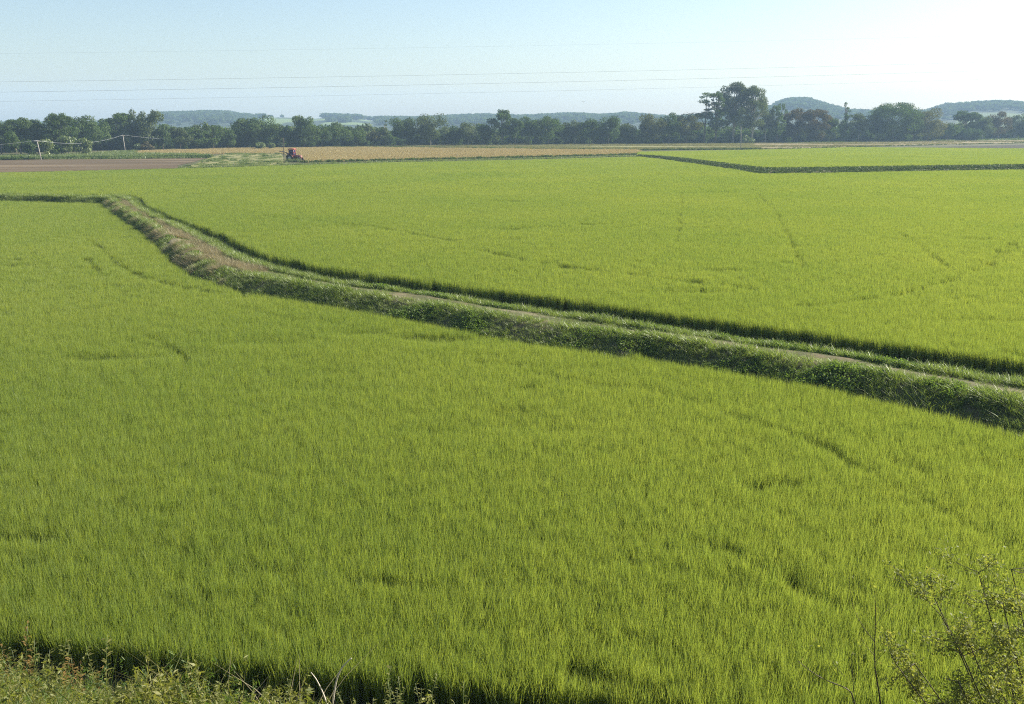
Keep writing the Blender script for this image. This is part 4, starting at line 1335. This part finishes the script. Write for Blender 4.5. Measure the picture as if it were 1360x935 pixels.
for i, (px, py, h, lab, m_) in enumerate((
        (160, 876, 0.50, 'grass clump with pale seed blades right of the corner weeds', M_dry),
        (205, 868, 0.55, 'arching green grass clump left of the bottom centre shade', M_fgweed),
        (262, 872, 0.50, 'upright green grass clump against the dark rice edge', M_fgweed),
        (290, 878, 0.50, 'thin pale grass clump above the feathery weeds', M_dry),
        (325, 872, 0.55, 'long slanting grass clump leaning to the right', M_fgweed),
        (400, 900, 0.45, 'white bleached grass clump left of the two dry stalks', M_dry),
        (372, 908, 0.45, 'bleached drooping grass clump at the bottom edge', M_dry))):
    grass_clump(px, py, h, lab, 9, 600 + i, m_)

# two bleached dry stalks
def stalk(pts_px, ydist, r0, label):
    P = [at_dist(a, b, ydist) for a, b in pts_px]
    x0, y0, z0 = P[0]
    zb = bz(x0, y0)
    pts = [(x0, y0, min(zb - 0.05, z0 - 0.1))] + P
    # smooth
    Q = resample(np.array(pts), 14)
    Q[1:-1] = (Q[:-2] + 2 * Q[1:-1] + Q[2:]) / 4
    m = MB(); m.tube([tuple(q) for q in Q], [r0 * (1 - 0.6 * i / 13) for i in range(14)], 6)
    o = m.build('dry_stalk', M_drystem, None, True)
    tag(o, label, 'stalk', 'bleached dry stalks at the bottom edge')


stalk([(441, 940), (446, 905), (453, 888), (460, 880), (467, 874)], 10.9, 0.013, 'taller pale dry stalk curving up to the right')
stalk([(436, 940), (428, 918), (420, 902), (413, 893)], 10.8, 0.011, 'shorter pale dry stalk leaning to the left')


# ------------------------------------------------------------------ right foreground: shrub and bare saplings
def branch_px(mb, pts, yd0, yd1, r0, r1):
    n_ = len(pts)
    P = np.array([at_dist(a, b, yd0 + (yd1 - yd0) * i / (n_ - 1)) for i, (a, b) in enumerate(pts)])
    Q = resample(P, max(6, n_ * 3))
    Q[1:-1] = (Q[:-2] + 2 * Q[1:-1] + Q[2:]) / 4
    k = len(Q)
    mb.tube([tuple(q) for q in Q], [r0 + (r1 - r0) * i / (k - 1) for i in range(k)], 5)
    return Q


def grow(mb, ends, p, d, L, r, depth, rnd):
    """recursive twig growth"""
    p = Vector(p); d = Vector(d).normalized()
    pts = [p.copy()]
    q = p.copy(); dd = d.copy()
    for i in range(4):
        dd = (dd + Vector((rnd.gauss(0, 0.13), rnd.gauss(0, 0.13), rnd.gauss(0.02, 0.10)))).normalized()
        q = q + dd * (L / 4)
        pts.append(q.copy())
    mb.tube([tuple(a) for a in pts], [r * (1 - 0.12 * i) for i in range(5)], 4)
    for a in pts[1:]:
        ends.append((a.copy(), dd.copy(), depth))
    if depth > 0:
        for k in range(rnd.choice((3, 4))):
            t = rnd.choice((1, 2, 3, 4))
            nd = (dd + Vector((rnd.gauss(0, 0.6), rnd.gauss(0, 0.5), rnd.gauss(0.05, 0.35)))).normalized()
            grow(mb, ends, pts[t], nd, L * rnd.uniform(0.5, 0.8), r * 0.55, depth - 1, rnd)


rnd = random.Random(77)
YS = 7.4
bxs, bys = at_dist(1420, 1040, YS)[:2]
shr = empty('shrub', (bxs, bys, bz(bxs, bys)))
tag(shr, 'twiggy shrub with small sunlit leaves in the bottom right corner', 'shrub')
off = Vector(shr.location)
mb = MB(); ends = []
targets = [((1330, 800), 0), ((1300, 760), 0.2), ((1250, 815), -0.1), ((1240, 790), 0.1), ((1215, 880), 0.2), ((1290, 860), -0.3), ((1345, 755), 0.3), ((1350, 870), -0.2), ((1190, 885), 0.0), ((1370, 800), 0.4), ((1330, 915), -0.4), ((1270, 905), -0.2), ((1380, 760), 0.0)]
root = Vector((0, 0, -0.1))
for (px, py), dy in targets:
    end = Vector(at_dist(px, py, YS + dy)) - off
    mid = root.lerp(end, 0.5) + Vector((0.10, 0, 0.12))
    pts = []
    for i in range(8):
        t = i / 7
        pts.append(root * (1 - t) ** 2 + mid * 2 * t * (1 - t) + end * t * t + Vector((rnd.gauss(0, 0.008), rnd.gauss(0, 0.01), rnd.gauss(0, 0.008))))
    mb.tube([tuple(p) for p in pts], [0.011 * (1 - 0.09 * i) for i in range(8)], 5)
    for i in range(3, 8):
        for _ in range(2):
            nd = Vector((rnd.gauss(-0.25, 0.6), rnd.gauss(0, 0.5), rnd.gauss(0.25, 0.4)))
            grow(mb, ends, pts[i], nd, rnd.uniform(0.12, 0.30), 0.0035, 1, rnd)
mb.build('branches', M_twig, shr, True)
nr = np.random.default_rng(99)
E = np.array([tuple(e[0]) for e in ends])
n_ = 30000
ii = nr.integers(0, len(E), n_)
# leaves gather in separate sprays: keep those where a 3-D noise is high
P = E[ii] + nr.normal(0, 0.034, (n_, 3))
kk = vnoise(P[:, 0] * 1.0, P[:, 2] * 1.6, 0.16, 3) > 0.36
P = P[kk]
V, F, va = quads_cloud(P, 0.029, nr, np.tile([0.3, 0, 1.0], (len(P), 1)), 0.8, 0.55)
link('leaves', mesh_v('leaves', V, F, va), M_shrub, shr)


def sapling(root_px, stems, yd, label, r0, leaves=12, seed=1):
    rx, ry, rz = at_dist(root_px[0], root_px[1], yd)
    zb = bz(rx, ry)
    e = empty('sapling', (rx, ry, zb)); tag(e, label, 'sapling')
    o_ = np.array(e.location)
    m = MB(); tips = []
    base = np.array([rx, ry, zb - 0.05])
    for k, (pts, r_) in enumerate(stems):
        P = np.array([at_dist(a, b, yd + 0.05 * i * (1 if k % 2 else -1)) for i, (a, b) in enumerate(pts)])
        if k == 0: P = np.concatenate([[base], P])
        Q = resample(P, 12); Q[1:-1] = (Q[:-2] + 2 * Q[1:-1] + Q[2:]) / 4
        Q = Q - o_
        m.tube([tuple(q) for q in Q], [r_ * (1 - 0.06 * i) for i in range(12)], 5)
        tips += list(Q[6:])
    m.build('branches', M_twig, e, True)
    r = np.random.default_rng(seed)
    T_ = np.array(tips); ii = r.integers(0, len(T_), leaves)
    P = T_[ii] + r.normal(0, 0.025, (leaves, 3))
    V, F, va = quads_cloud(P, 0.032, r, None, 0, 0.45)
    link('leaves', mesh_v('leaves', V, F, va), M_shrub, e)


sapling((1172, 960), [([(1172, 960), (1168, 920), (1161, 885), (1162, 850), (1163, 820), (1162, 785)], 0.0075),
                      ([(1162, 853), (1148, 835), (1136, 815), (1131, 800), (1127, 765)], 0.0035),
                      ([(1161, 870), (1150, 858), (1141, 843)], 0.0025),
                      ([(1163, 830), (1172, 815), (1186, 806), (1192, 802)], 0.0022),
                      ([(1162, 880), (1178, 862), (1190, 845)], 0.0020)], 7.6, 'thin bare sapling with one upright stem left of the shrub', 0.008, 26, 3)
sapling((1137, 960), [([(1137, 960), (1136, 925), (1128, 915), (1100, 905), (1078, 893), (1060, 878)], 0.0060),
                      ([(1134, 920), (1131, 880), (1132, 850)], 0.0032),
                      ([(1133, 903), (1142, 885), (1150, 868)], 0.0025),
                      ([(1122, 898), (1112, 888), (1104, 876)], 0.0020),
                      ([(1061, 880), (1070, 868), (1082, 852)], 0.0018)], 7.3, 'bare forked sapling bending far to the left, bottom right', 0.006, 20, 4)

# ------------------------------------------------------------------ air
m, N, L = newmat('air_haze')
pv = N.new('ShaderNodeVolumePrincipled')
pv.inputs['Color'].default_value = (0.50, 0.72, 1.0, 1)
pv.inputs['Density'].default_value = 0.00025
pv.inputs['Anisotropy'].default_value = 0.05
out = N.new('ShaderNodeOutputMaterial'); L.new(pv.outputs[0], out.inputs['Volume'])
hb = MB(); hb.box((0, 1450, 49), (5600, 3400, 102)); hz = hb.build('haze', m)
hz['kind'] = 'stuff'; hz['label'] = 'thin pale blue haze over the fields and hills'; hz['category'] = 'haze'
